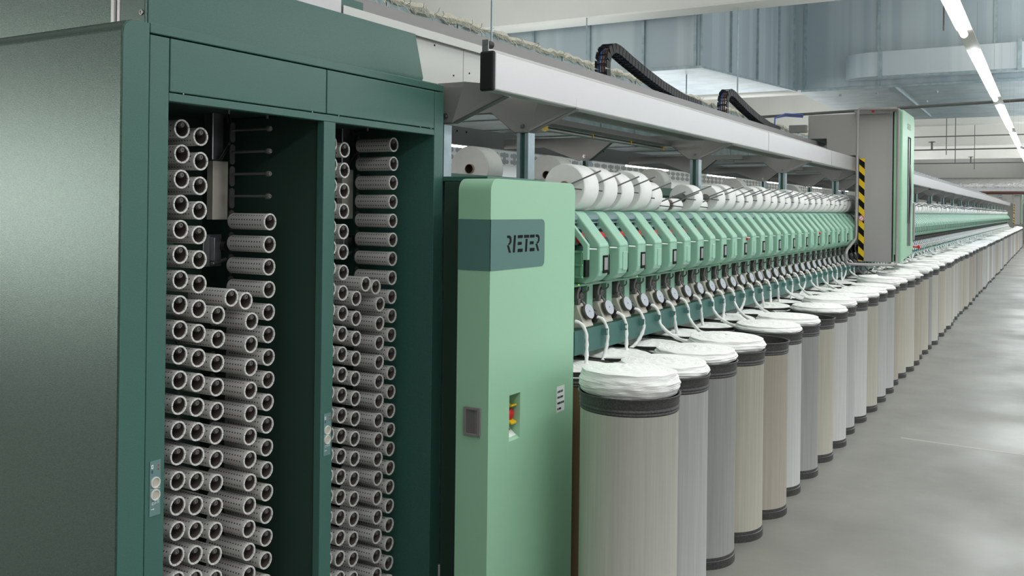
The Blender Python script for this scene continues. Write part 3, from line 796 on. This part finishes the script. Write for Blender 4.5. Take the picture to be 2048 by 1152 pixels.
# roller hanger at beam end + rod
hg = thing('roller_hanger', 'steel hanger plate with black roller and thin rod at the near beam end', 'hanger', (-1.86, 2.99, 2.26))
def hb(name, mb, m, bevel=None): o = mb.build(name, m, hg, bevel); o.location = (1.86, -2.99, -2.26)
hb('plate', MB().box(-1.885, -1.855, 2.970, 2.976, 2.235, 2.305), STEEL, .006)
hb('roller', MB().cyl((-1.868, 2.976, 2.288), (-1.868, 3.01, 2.288), .015, n=14), BLACK)
hb('rod', MB().cyl((-1.868, 3.012, 2.288), (-1.868, 3.012, 6.6), .004, n=8), GALV)
hb('screw', MB().cyl((-1.87, 2.970, 2.288), (-1.87, 2.966, 2.288), .007, n=10), STEEL)
# perforated walkway tray under and over the beam
def slotted(L_, rows, x0, x1):
    tr = MB(); edges = [x0] + [v for r_ in rows for v in r_] + [x1]
    for i in range(0, len(edges), 2): tr.box(edges[i], edges[i + 1], 0, L_, 0, .003)
    y = 0
    while y < L_ - .03:
        for r_ in rows: tr.box(r_[0], r_[1], y, y + .03, .0002, .0028)
        y += .125
    return tr.mesh('slotted_tray', GREYP)
TRM = slotted(1.95, [(-1.945, -1.905), (-1.985, -1.957), (-2.03, -1.997)], -2.06, -1.8935)
for i, y in enumerate(post_y[:14]):
    o = link('slotted_tray', TRM, loc=(0, y + .18, 2.118)); tag(o, 'grey slotted sheet tray under the gallery beam, %s span from the near end' % ORD[i], 'tray', 'slotted gallery trays')
# panel and C channel along the top
ch = thing('cable_channel', 'long open grey sheet channel on white panels above the cabinet and beam', 'channel', (-2.2, 1.7, 2.17))
def hbx(name, mb, m, bevel=None): o = mb.build(name, m, ch, bevel); o.location = (2.2, -1.7, -2.17)
hbx('white_panel', MB().box(-2.2, -2.17, 2.60, 3.272, 2.165, 2.355), WHITE, .002)
hbx('white_panel', MB().box(-2.2, -2.17, 3.276, Y_END, 2.17, 2.36), WHITE, .002)
dots = MB()
for y, z in ((3.2, 2.215), (3.32, 2.24), (3.06, 2.32), (3.27, 2.345), (3.25, 2.338), (3.29, 2.338)): dots.cyl((-2.17, y, z), (-2.168, y, z), .004, n=8)
hbx('holes', dots, INK)
cpts = [(-2.15, 2.333), (-2.15, 2.362), (-2.153, 2.362), (-2.153, 2.336), (-2.25, 2.336 + .02), (-2.25, 2.445), (-2.215, 2.45), (-2.215, 2.453), (-2.253, 2.448), (-2.253, 2.352), (-2.16, 2.333)]
hbx('channel_sheet', MB().prism([(-2.15, 2.362), (-2.153, 2.362), (-2.156, 2.337), (-2.25, 2.342), (-2.25, 2.446), (-2.253, 2.446), (-2.253, 2.338), (-2.155, 2.333)], 'y', 2.47, Y_END), [GREYP])
hbx('channel_lip', MB().box(-2.149, -2.146, 2.475, Y_END, 2.333, 2.366), WHITE)
hbx('near_channel', MB().box(-2.155, -2.151, 1.66, 2.468, 2.336, 2.40), ALU)
sl = MB(); y = 2.9
while y < 40: sl.box(-2.2495, -2.248, y, y + .09, 2.385, 2.40); y += .26
hbx('slot_light_strips', sl, PAPER)  # solid white strips stand in for light showing through the channel
# rear beam
rb = thing('rear_gallery_beam', 'grey gallery beam of the machine rear side behind the packages', 'beam', (-3.6, 3.2, 2.1))
o = MB().box(-3.66, -3.6, 3.2, Y_END, 2.107, 2.265).build('beam_profile', GREYP, rb, .004); o.location = (3.6, -3.2, -2.1)
hl = MB()
for k in range(12):
    for d in (0, .12): hl.cyl((-3.6, 5.36 + 2.325 * k + d, 2.2), (-3.598, 5.36 + 2.325 * k + d, 2.2), .008, n=8)
o = hl.build('holes', INK, rb); o.location = (3.6, -3.2, -2.1)
# under-gallery tube lamps with yellow end clips (unlit)
ul = thing('unlit_tube_lamp', 'unlit tube lamp with yellow end clips under the first gallery span', 'lamp', (-2.3, 4.2, 2.08))
o = MB().box(-2.32, -2.22, 4.15, 5.9, 2.10, 2.13).build('trough', GREYD, ul); o.location = (2.3, -4.2, -2.08)
o = MB().cyl((-2.27, 4.2, 2.075), (-2.27, 5.85, 2.075), .013, n=10).build('glass_tube', STEEL, ul); o.location = (2.3, -4.2, -2.08)
yc = MB()
for y in (4.2, 4.75, 5.3, 5.85):
    o = MB().box(-2.285, -2.255, y - .006, y + .006, 2.066, 2.09).build('end_clip', YEL, ul); o.location = (2.3, -4.2, -2.08)

# machine suction duct with lint
dE = thing('suction_duct', 'long galvanised duct on top of the machine with white lint along its edge', 'duct', (-2.95, 3.1, 2.3))
def de(name, mb, m): o = mb.build(name, m, dE); o.location = (2.95, -3.1, -2.3)
de('duct_body', MB().box(-3.4, -2.8, 1.9, Y_END - 2, 2.20, 2.67), GALV)
y = 2.3
while y < Y_END - 2.1: de('duct_flange', MB().box(-3.403, -2.794, y, y + .02, 2.194, 2.6705), GALV); y += .62
lint = MB(); rnd = random.Random(3); path = []; rs = []; y = 2.2
while y < 16:
    path.append((-2.81 + rnd.uniform(-.01, .02), y, 2.675 + rnd.uniform(-.012, .012))); rs.append(rnd.uniform(.012, .034)); y += .06
lint.tube(path, .02, 7, rs=rs)
for i in range(420):
    y = 2.3 + rnd.random() ** 1.6 * 11
    p = Vector((-2.79, y, 2.67)); q = p + Vector((rnd.uniform(0, .05), rnd.uniform(-.05, .05), rnd.uniform(-.07, .03)))
    lint.tube([p, (p + q) / 2 + Vector((.01, 0, -.005)), q], .002, 3)
o = lint.build('lint', FLUFF, dE); o.location = (2.95, -3.1, -2.3)

# ---- cable chains
def cable_chain(y0, label):
    t = thing('cable_chain', label, 'cable chain', (-2.3, y0, 2.45), 'black cable chains on the gallery')
    pts = []
    for i in range(9):
        a = PI * .5 * i / 8 + PI
        pts.append((y0 + .12 + .12 * math.cos(a) * 1.0, 2.46 + 0 - 0.0 + .0 + (0)))
    path = [(y0, 2.45), (y0 - .01, 2.53), (y0 + .02, 2.60), (y0 + .09, 2.635), (y0 + .18, 2.63), (y0 + .35, 2.595), (y0 + .6, 2.55), (y0 + .9, 2.505), (y0 + 1.3, 2.465), (y0 + 1.7, 2.452)]
    # resample into links
    P = [Vector((0, a, b)) for a, b in path]; seg = []; step = .05
    L_ = [0]
    for i in range(1, len(P)): L_.append(L_[-1] + (P[i] - P[i - 1]).length)
    s = 0; m = MB()
    def at(s):
        for i in range(1, len(P)):
            if s <= L_[i]: f = (s - L_[i - 1]) / (L_[i] - L_[i - 1]); return P[i - 1].lerp(P[i], f)
        return P[-1]
    while s < L_[-1] - step:
        a, b = at(s), at(s + step * .86); d = (b - a).normalized(); nn = Vector((0, -d.z, d.y))
        for x in (-2.345, -2.275):
            vs = []
            for xx in (x, x + .008):
                for q in (a, b):
                    for h_ in (-.028, .028): vs.append((xx, q.y + nn.y * h_, q.z + nn.z * h_))
            m.add(vs, [(0, 1, 3, 2), (4, 5, 7, 6), (0, 1, 5, 4), (2, 3, 7, 6), (0, 2, 6, 4), (1, 3, 7, 5)])
        for h_ in (-.026, .026):
            c = (a + b) / 2; m.box(-2.343, -2.27, c.y + nn.y * h_ - .009, c.y + nn.y * h_ + .009, c.z + nn.z * h_ - .003, c.z + nn.z * h_ + .003)
        s += step
    o = m.build('chain_links', BLACK, t); o.location = (2.3, -y0, -2.45)
    cc = MB()
    for x in (-2.325, -2.31, -2.295): cc.tube([(x, a, b) for a, b in path], .006, 6, mi=0 if x < -2.32 else 1)
    o = cc.build('cables', [BLUE, RUST], t); o.location = (2.3, -y0, -2.45)
cable_chain(4.98, 'black cable chain with blue hoses arching over the beam, the nearer of two')
cable_chain(7.3, 'black cable chain arching over the beam, the farther of two near the robot')

# ================================================================== ROBOT
rob = thing('service_robot', 'grey and pale green service robot hanging from the beam with hazard tape', 'robot', (-1.6, 10.47, 1.1))
RO = (-1.6, 10.47, 1.1)
def rbp(name, mb, m, bevel=None, parent=None):
    o = mb.build(name, m, parent or rob, bevel)
    if parent is None: o.location = (-RO[0], -RO[1], -RO[2])
    return o
YR = 10.47
rbp('body', MB().prism([(-1.80, 1.133), (-1.458, 1.133), (-1.458, 2.735), (-2.34, 2.735), (-2.34, 2.47), (-2.14, 2.47), (-2.135, 2.28), (-1.82, 2.28), (-1.80, 2.27)], 'y', YR, 11.4), ROBG, .006)
shl = MB().prism([(YR, 1.14), (11.30, 1.20), (11.42, 1.27), (11.42, 2.70), (11.36, 2.76), (YR + .04, 2.76), (YR, 2.74)], 'x', -1.452, -1.362)
rbp('green_shell', shl, LG, .012)
rbp('shell_gap', MB().box(-1.4579, -1.4521, YR - .001, YR + .02, 1.14, 2.73), INK)
sl_ = MB().box(-1.3615, -1.360, 10.88, 11.12, 1.55, 2.5, 0).box(-1.36, -1.352, 10.90, 10.94, 1.3, 2.48, 1)
sl_.tube([(-1.355, 11.0, 2.2), (-1.34, 11.02, 1.9), (-1.345, 10.97, 1.6), (-1.35, 11.0, 1.3)], .012, 8, 1)
rbp('window_slot', sl_, [INK, STEEL])
rbp('edge_bumper', MB().box(-1.362, -1.345, 11.36, 11.42, 1.35, 1.78), GREYP, .005)
rbp('stop_knob', MB().lathe((-1.352, 11.45, 1.275), [(.008, -.02), (.008, .03), (.022, .035), (.024, .05), (.016, .06), (0, .062)], 'x', 14), RED)
tp = MB().box(-1.795, -1.738, YR - .003, YR - .0005, 1.14, 2.245, 0)
zz = 1.10
while zz < 2.245:
    lo = [(-1.795, zz + .055), (-1.738, zz), (-1.738, zz + .073), (-1.795, zz + .128)]
    lo = [(x, min(max(z, 1.14), 2.245)) for x, z in lo]
    tp.prism(lo, 'y', YR - .0036, YR - .003, 1); zz += .147
rbp('hazard_tape', tp, [YEL, INK])
gt = MB().tube([(-1.41, 10.38, 2.76), (-1.78, 10.33, 2.765), (-1.79, 10.32, 2.74), (-1.79, 10.30, 1.44), (-1.79, 10.26, 1.38), (-1.79, 9.80, 1.28), (-1.79, 9.74, 1.24), (-1.79, 9.74, 1.17), (-1.785, 9.76, 1.145), (-1.76, 9.80, 1.135), (-1.43, 10.32, 1.115), (-1.405, 10.38, 1.125), (-1.40, 10.40, 1.16), (-1.40, 10.40, 2.74), (-1.41, 10.38, 2.76)], .015, 12)
rbp('guard_tube', gt, GREYP)
st_ = MB().cyl((-1.766, YR - .004, 1.60), (-1.766, YR - .005, 1.60), .032, n=20, mi=0).lathe((-1.766, YR - .0052, 1.60), [(.022, 0), (.03, 0)], 'y', 20, mi=1)
st_.prism([(-1.786, 1.583), (-1.782, 1.579), (-1.746, 1.617), (-1.750, 1.621)], 'y', YR - .0055, YR - .005, 1)
rbp('warning_sticker', st_, [PAPER, RED])
rbp('top_plate', MB().box(-1.84, -1.39, 10.40, 10.72, 2.735, 2.765).box(-1.80, -1.45, 10.395, 10.40, 2.715, 2.765), GREYP, .003)
rbp('top_lamp', MB().box(-1.66, -1.635, 10.385, 10.395, 2.73, 2.755), RED)
rbp('vent', MB().box(-1.435, -1.405, YR - .001, YR, 1.15, 1.22), INK)
cc = MB()
for i in range(3): cc.tube([(-2.36 + .0, 10.3, 2.70 + i * .012), (-2.5, 10.1, 2.70 + i * .012), (-2.56, 9.9, 2.66), (-2.55, 9.85, 2.5), (-2.5, 9.8, 2.45)], .008, 6, mi=i % 2)
rbp('supply_hoses', cc, [BLUE, RUST])
rbp('hose_arm', MB().box(-2.52, -2.34, 10.35, 10.45, 2.54, 2.62), GREYP)
w = link('writing', text_mesh('RIETER', .09, MOTIF), rob); w.rotation_euler = (PI / 2, 0, PI / 2)
w.location = (-1.3615 + 1.6, 10.82 - 10.47, 2.58 - 1.1)
rob2 = dup(rob, (-1.6, 57.6, 1.1), 'tiny distant grey robot with hazard tape beyond the end of the row')

# ================================================================== CANS, COILS, STRANDS
CR_ = 0.2; CH = .95
def can_mesh(m):
    c = MB()
    prof = [(.190, 0), (.197, .0), (.197, .035), (.193, .037), (.193, .05), (.1925, .052), (.1925, .882), (.194, .885), (.196, .888), (.194, .894), (.197, .900), (.194, .908), (.197, .916), (.195, .928), (.200, .94), (.203, .948), (.198, .95), (.192, .945), (.190, .80)]
    mis = [1] * 5 + [0] + [1] * 12
    c.lathe((0, 0, 0), prof, 'z', 56, mis=mis)
    c.cyl((0, 0, .80), (0, 0, .81), .19, n=40, mi=0); c.cyl((0, 0, 0.002), (0, 0, .004), .19, n=40, mi=1)
    me = c.mesh('sliver_can', [m, RING])
    for p in me.polygons: p.use_smooth = True
    me.set_sharp_from_angle(angle=math.radians(35))
    return me
CM = [can_mesh(m) for m in CANM]
CANNAMES = ['cream', 'pale grey', 'grey', 'beige', 'tan', 'off-white']
warm_can = can_mesh(WARM)
def coil_mesh(seed, hgt, R=.192, zb=.945):
    rnd = random.Random(seed); c = MB(); n = 72; nl = 9
    ph = [rnd.uniform(0, 6.28) for _ in range(20)]
    tilt = rnd.uniform(0, 6.28); ta = rnd.uniform(.0, .02)
    rows = []
    # outer wall of stacked wavy windings then a top of overlapping loops
    M_ = 26
    for i in range(M_ + 1):
        t = i / M_
        if t < .42:
            z = hgt * t / .42; rr = R - .014 + .018 * math.sin(PI * min(t / .42, 1)) ; top = 0
        else:
            q = (t - .42) / .58; rr = (R - .006) * (1 - q ** 1.15) + .001; z = hgt + .012 * math.sin(q * PI * .5) * 1.0 ; top = 1
        row = []
        for j in range(n):
            a = 2 * PI * j / n
            w = .0022 * math.sin(3 * a + ph[0] + 4 * t) + .002 * math.sin(7 * a + ph[1] - 8 * t) + .0012 * math.sin(13 * a + ph[2] + 21 * t)
            lay = .005 * abs(math.sin(t * PI * 9.0 + .8 * math.sin(2 * a + ph[3]) + .5 * math.sin(5 * a + ph[4])))
            if top:
                # rosette of off-centre loops
                x_, y_ = rr * math.cos(a), rr * math.sin(a); s_ = 0
                for k in range(10):
                    cx, cy = .085 * math.cos(ph[5] + k * .63), .085 * math.sin(ph[5] + k * .63)
                    dd = math.hypot(x_ - cx, y_ - cy); s_ = max(s_, math.exp(-((dd - .095) / .012) ** 2) * (1 - .05 * k))
                zz = z + .009 * s_
                rad = rr + w * .6
            else:
                zz = z; rad = rr + w + lay
            zz += ta * math.sin(a + tilt) * (zz / (hgt + .02))
            row.append((rad * math.cos(a), rad * math.sin(a), zb + zz))
        rows.append(row)
    o = 0
    for row in rows: c.v += row
    for i in range(M_):
        for j in range(n):
            k = (j + 1) % n; c.f.append([i * n + j, i * n + k, (i + 1) * n + k, (i + 1) * n + j]); c.mi.append(0); c.sm.append(True)
    # loose loop strands over the edge
    for q in range(0):
        a0 = rnd.uniform(0, 6.28); pth = []
        for s in range(14):
            a = a0 + s * .2; rr = R * (.99 - .25 * abs(math.sin(s / 13 * PI)))
            pth.append((rr * math.cos(a), rr * math.sin(a), zb + hgt + .008 + .010 * math.sin(s / 13 * PI)))
        c.tube(pth, .009, 7)
    return c.mesh('sliver_coil', SLIV)
COILS = [coil_mesh(1, .08), coil_mesh(2, .035), coil_mesh(3, .045), coil_mesh(4, .02), coil_mesh(5, .055), coil_mesh(6, .03)]
LOWC = [coil_mesh(11, .02), coil_mesh(12, .03)]
outer = [(-1.43, 3.37, 0, 0), (-1.468, 3.845, 1, 2), (-1.475, 4.28, 2, 2), (-1.455, 4.70, 3, 4), (-1.435, 5.12, 4, None), (-1.462, 5.56, 5, 1), (-1.45, 5.98, 2, 2), (-1.445, 6.42, 3, None),
         (-1.44, 6.86, 5, 1), (-1.46, 7.30, 1, 4), (-1.45, 7.76, 5, 2)]
rnd = random.Random(11); y = 7.76
while y < Y_END + 1.2:
    y += .46 + rnd.uniform(-.008, .008)
    outer.append((-1.445 + rnd.uniform(-.02, .025), y, rnd.randrange(6), rnd.choice([0, 1, 2, 3, 4, 5, 5, 2, 1])))
OC = []
for i, (x, y, m, cl) in enumerate(outer):
    o = link('sliver_can', CM[m]); o.location = (x, y, 0); o.rotation_euler.z = rnd.uniform(0, 6)
    near = i < 26
    if near: tag(o, '%s fibre can, %s of the front row counting from the pale green cabinet' % (CANNAMES[m], ORD[i]), 'sliver can', 'front row of sliver cans')
    else: tag(o, 'tall fibre can in the far front row beyond the robot', 'sliver can', 'distant front row cans')
    if cl is not None:
        s = link('sliver_coil', COILS[cl]); s.location = (x, y, 0); s.rotation_euler.z = rnd.uniform(0, 6)
        if near: tag(s, 'heaped white cotton sliver coil in the %s can of the front row' % ORD[i], 'sliver coil', 'sliver coils in the front cans')
        else: tag(s, 'white sliver coil heaped in a distant front row can beyond the robot', 'sliver coil', 'distant front coils')
    OC.append((x, y, cl is not None))
inner = [(-1.872, 3.775, 5)]
y = 4.21
while y < Y_END: inner.append((-1.872 + rnd.uniform(-.008, .006), y, rnd.randrange(6))); y += .46
for i, (x, y, m) in enumerate(inner):
    o = link('sliver_can', warm_can if i == 0 else CM[m]); o.location = (x, y, 0)
    near = i < 24
    if near: tag(o, '%s fibre can, %s of the back row under the green rail' % ('brown' if i == 0 else CANNAMES[m], ORD[i]), 'sliver can', 'back row of sliver cans')
    else: tag(o, 'fibre can in the far back row under the rail beyond the robot', 'sliver can', 'distant back row cans')
    s = link('sliver_coil', LOWC[i % 2]); s.location = (x, y, -.03); s.rotation_euler.z = rnd.uniform(0, 6)
    if near: tag(s, 'white sliver coil in the %s can of the back row under the rail' % ORD[i], 'sliver coil', 'sliver coils in the back cans')
    else: tag(s, 'white sliver coil in a distant back row can under the rail', 'sliver coil', 'distant back coils')
def strand_mesh(dx, dy, ztop, sag, seed):
    rnd = random.Random(seed); clip = Vector((-1.857 + 1.86, .178, 1.078 - 1.0))
    P = [Vector((-1.895 + 1.86, .155, .140)), Vector((-1.88 + 1.86, .16, .138)), Vector((-1.862 + 1.86, .17, .122)), clip + Vector((.008, 0, .012)), clip + Vector((.011, 0, -.015)), clip + Vector((.013, 0, -.035))]
    e = Vector((dx, dy, ztop)); s = P[-1]
    for i in range(1, 9):
        t = i / 8; p = s.lerp(e, t)
        h_ = t ** (1.0 + .35 * sag)
        p.x = s.x + (e.x - s.x) * h_; p.y = s.y + (e.y - s.y) * h_
        P.append(p)
    for i in range(len(P) - 8, len(P)):
        t = (i - len(P) + 9) / 8; P[i].z -= .022 * math.sin(PI * t)
    # catmull resample
    Q = []
    for i in range(len(P) - 1):
        p0, p1, p2, p3 = P[max(i - 1, 0)], P[i], P[i + 1], P[min(i + 2, len(P) - 1)]
        for k in range(3):
            t = k / 3; Q.append(.5 * ((2 * p1) + (p2 - p0) * t + (2 * p0 - 5 * p1 + 4 * p2 - p3) * t * t + (3 * p1 - p0 - 3 * p2 + p3) * t ** 3))
    Q.append(P[-1])
    c = MB(); c.tube(Q, .008, 12, rs=[.0082 + .0018 * math.sin(i * 1.3 + seed) * rnd.random() + (.001 if i > 18 else 0) for i in range(len(Q))])
    return c.mesh('sliver_strand', STRD)
# strands to the front cans end on the coil top; to back cans drop behind the rail
SO = [strand_mesh(dx, dy, zt - 1.0, sg_, j) for j, (dx, dy, zt, sg_) in enumerate([(.05, .10, .88, .6), (.30, -.22, .965, 1.0), (.27, -.05, .96, 1.3), (.25, .12, .955, .9), (.31, -.3, .965, 1.1), (.22, .02, .94, 1.4)])]
SI = [strand_mesh(dx, dy, .93 - 1.0, .9, 20 + j) for j, (dx, dy) in enumerate([(.02, .10), (-.03, .04), (.03, .24), (.0, .3)])]
for k in range(-1, NU):
    yk = Y0U + .23 * k; near = k < NEAR
    if k % 2 == 1 or k in (-1,): me = SO[[5, 0, 3, 1, 2, 4][(k + 1) // 2 % 6]]
    else: me = SI[k // 2 % 4]
    if k == -1: me = SO[0]
    o = link('sliver_strand', me); o.location = (-1.86, yk, 1.0)
    if near: tag(o, 'white sliver strand through the %s notch of the green rail from the pale green cabinet' % ORD[k + 1], 'sliver strand', 'sliver strands hanging from the rail')
    else: tag(o, 'white sliver strand hanging from the far part of the rail beyond the robot', 'sliver strand', 'distant sliver strands')

# ================================================================== OVERHEAD DUCTS
GD = mat('duct_steel', (184, 196, 201), 0.38, 0.55, noise=(2.4, .05, (170, 183, 190)), scale_vec=(1, 1, .01))
def striped_wall(mb, axis, a0, a1, fixed, z0, z1, step, z0b=None):
    pass
dA = thing('plenum_duct', 'large galvanised plenum duct with sloping underside high above the machine', 'duct', (-7, 16, 4.0))
def da(name, mb, m): o = mb.build(name, m, dA); o.location = (7, -16, -4.0)
A = MB()
vs = [(-10.9, 14.35, 4.0), (-4.94, 14.35, 4.0), (-4.94, 20.7, 4.36), (-10.9, 20.7, 4.36), (-10.9, 14.35, 6.58), (-4.94, 14.35, 6.58), (-4.94, 20.7, 6.58), (-10.9, 20.7, 6.58)]
A.add(vs, [(0, 1, 2, 3), (0, 1, 5, 4), (1, 2, 6, 5), (4, 5, 6, 7), (2, 3, 7, 6), (3, 0, 4, 7)])
da('duct_body', A, GD)
for x in (-5.0, -5.9, -6.9, -8.0, -9.1): da('duct_flange', MB().box(x - .02, x + .02, 14.30, 14.35, 3.97, 6.58), GALV)
for y in (14.40, 16.0, 17.7, 19.3, 20.6):
    zb = 4.0 + (y - 14.35) * .36 / 6.35; da('duct_flange', MB().box(-4.94, -4.90, y - .02, y + .02, zb - .02, 6.58), GALV)
da('corner_angle', MB().add([(-4.94, 14.33, 3.96), (-4.86, 14.33, 3.96), (-4.86, 20.7, 4.32), (-4.94, 20.7, 4.32), (-4.94, 14.33, 4.0), (-4.86, 14.33, 4.0), (-4.86, 20.7, 4.36), (-4.94, 20.7, 4.36)], [(0, 1, 2, 3), (4, 5, 6, 7), (0, 1, 5, 4), (1, 2, 6, 5), (2, 3, 7, 6), (3, 0, 4, 7)]), GALV)
da('corner_angle', MB().box(-10.9, -4.86, 14.28, 14.34, 3.96, 4.0), GALV)
dB = thing('cross_plenum_duct', 'wide galvanised duct box crossing high over the aisle', 'duct', (0, 21.4, 4.36))
def db(name, mb, m): o = mb.build(name, m, dB); o.location = (0, -21.4, -4.36)
db('duct_body', MB().box(-4.95, 8.0, 20.8, 27.6, 4.36, 6.58), GD)
for x in (-4.72, -3.2, -1.0, 1.2, 3.4): db('duct_flange', MB().box(x - .03, x + .03, 20.76, 20.8, 4.36, 6.58), GALV)
for x in (-2.9, 1.2): db('underside_rib', MB().box(x - .03, x + .03, 20.8, 27.6, 4.31, 4.36), GALV)
db('corner_angle', MB().box(-4.80, 8.0, 20.74, 20.8, 4.31, 4.36), GALV)
for x, y in ((-4.2, 22), (-3.6, 23.4), (-3.4, 21.9), (-2.6, 24), (-2.2, 22.2), (-1.2, 23), (-1.6, 25)): db('bolt', MB().cyl((x, y, 4.36), (x, y, 4.32), .03, n=10), STEEL)
dC = thing('elbow_duct', 'rectangular galvanised duct with rounded elbow hung in front of the plenum', 'duct', (-1, 20.1, 4.48))
def dc(name, mb, m): o = mb.build(name, m, dC); o.location = (1, -20.1, -4.48)
el = MB(); p2 = []
for i in range(9):
    a = PI / 2 * i / 8; p2.append((-3.10 - .74 * math.sin(a), 20.68 - .55 * math.cos(a)))
pts = [(5.0, 20.13), (-3.10, 20.13)] + p2[1:] + [(5.0, 20.7)]
el.prism(pts, 'z', 4.48, 4.98, 0, True)
dc('duct_body', el, mat('elbow_duct_steel', (208, 216, 220), .34, .5, noise=(2.4, .05, (196, 206, 212)), scale_vec=(1, 1, .01)))
for x in (-3.06, -.55, 1.8): dc('duct_flange', MB().box(x - .035, x + .035, 20.09, 20.13, 4.43, 5.02), GALV)
dc('corner_angle', MB().box(-3.1, 5.0, 20.16, 20.2, 4.44, 4.48), GALV)
dD = thing('distribution_duct', 'galvanised distribution duct farther along under the ceiling over the aisle', 'duct', (0, 29, 4.2))
o = MB().box(-4.4, 6, 28.6, 29.6, 4.45, 5.2).build('duct_body', GD, dD); o.location = (0, -29, -4.2)
for x in (-3.6, -1.2, 1.2):
    o = MB().box(x - .03, x + .03, 28.56, 28.6, 4.43, 5.22).build('duct_flange', GALV, dD); o.location = (0, -29, -4.2)
o = MB().cyl((-.2, 31, 2.2), (-.2, 31, 6.6), .35, n=24).build('corrugated_downpipe', GD); tag(o, 'round galvanised air pipe rising to the ceiling right of the aisle lamps', 'pipe')
o.location = (1.5, 0, 0)
# sprinkler pipes crossing
for i, (y, z, x0, ya) in enumerate([(15.33, 3.2, -5.7, 13.36), (33, 3.75, -9, 33), (44, 3.85, -9, 44), (50, 3.4, -9, 50), (38.5, 4.6, -9, 38.5)]):
    tag(MB().cyl((x0, y, z), (8 if i else 3.0, ya, z), .022, n=10).build('sprinkler_pipe', PIPE), 'thin dark pipe crossing the hall under the ceiling, %s from the camera' % ORD[i], 'pipe', 'pipes under the ceiling')
for i, (x, y, z) in enumerate([(-3.4, 33, 3.75), (-3.0, 44, 3.85)]):
    tag(MB().cyl((x, y, z), (x, y, z + .25), .03, n=8).lathe((x, y, z + .25), [(0, .03), (.09, .02), (.12, 0)], 'z', 12).build('pipe_valve', PIPE), 'small dark valve wheel on the %s pipe under the ceiling' % ('nearer' if i == 0 else 'farther'), 'valve')
for i, (x, y, z0, z1) in enumerate([(-4.2, 14.0, 2.7, 4.8), (-5.6, 15.6, 2.7, 4.1), (-6.6, 13.6, 2.6, 4.8), (-2.7, 30, 3.4, 6.6), (-2.5, 30.5, 3.2, 6.6), (-.6, 6.4, 2.82, 6.6), (-2.6, 40, 3.4, 6.6)]):
    tag(MB().cyl((x, y, z0), (x, y, z1), .012 if i != 5 else .005, n=8).build('hanger_rod', GALV if i < 3 else PIPE), 'thin vertical hanger rod below the ceiling, %s counting away from the camera' % ORD[i], 'rod', 'hanger rods')
# foil lagged pipe at the far end
tag(MB().cyl((-6, 63, 3.45), (8, 63, 3.45), .38, n=24).build('lagged_pipe', FOIL), 'foil wrapped pipe across the far end of the hall', 'pipe')
tag(MB().cyl((-6, 62.4, 2.95), (8, 62.4, 2.95), .09, n=12).build('brown_pipe', RUST), 'reddish brown pipe under the foil wrapped pipe at the far end', 'pipe')
tag(MB().box(-8, 8, 64, 64.5, 2.3, 2.9).build('cross_girder', CONC), 'grey girder across the far end of the hall', 'girder')
st = thing('far_can_stack', 'pale crates stacked at the far end beyond the last cans', 'crates', (-1.0, 60, 0))
for k in range(5):
    o = MB().box(-.25, .25, -.3, .3, .02 + k * .24, .24 + k * .24).build('crate', [WHITE], st, .01)
tag(MB().box(-.6, 3.0, 65.5, 66.0, 0, 2.2).build('dark_doorway_screen', INK), 'dark open doorway at the far right end of the hall', 'doorway')

# ================================================================== LAMP ROWS
def lamp_fixture(x, y0, z, label, group):
    t = thing('tube_light', label, 'ceiling lamp', (x, y0, z), group)
    o = MB().prism([(-.045, .03), (.045, .03), (.03, .075), (-.03, .075)], 'y', 0, 3.74).build('housing', WHITE, t)
    for a, b in ((.03, 1.47), (1.53, 2.97)):
        m = MB().cyl((0, a, 0), (0, b, 0), .022, n=12).build('lamp_tube', LAMP, t)
    for a in (.35, 2.65):
        MB().cyl((0, a, .07), (0, a, 6.6 - z), .0015, n=6).build('suspension_wire', GALV, t)
    return t
base = None
def rowf(x, z, ys, nm, group, start=0):
    global base
    for i, y in enumerate(ys):
        lab = nm % ORD[i]
        if base is None: base = lamp_fixture(x, y, z, lab, group)
        else:
            r = dup(base, (x, y, z), lab, group)
            top = 4.33 if (y < 27.6 and y + 3 > 20.8) else (4.43 if (y < 29.7 and y + 3 > 28.5) else 6.6)
            if top < 6.6 and x > -5:
                for c in r.children:
                    if c.name.startswith('suspension_wire'): c.scale.z = (top - z) / (6.6 - z)
rowf(AISLE_X, LAMP_Z, [3.4 + 3.75 * k for k in range(16)], 'bright fluorescent tube light over the aisle, %s of the right-hand row', 'aisle lamps')
rowf(-9.3, LAMP_Z, [11.3, 21.5, 27.9, 34.6, 41.5, 48], 'fluorescent tube light far left behind the machine, %s of that row', 'lamps behind the machine')
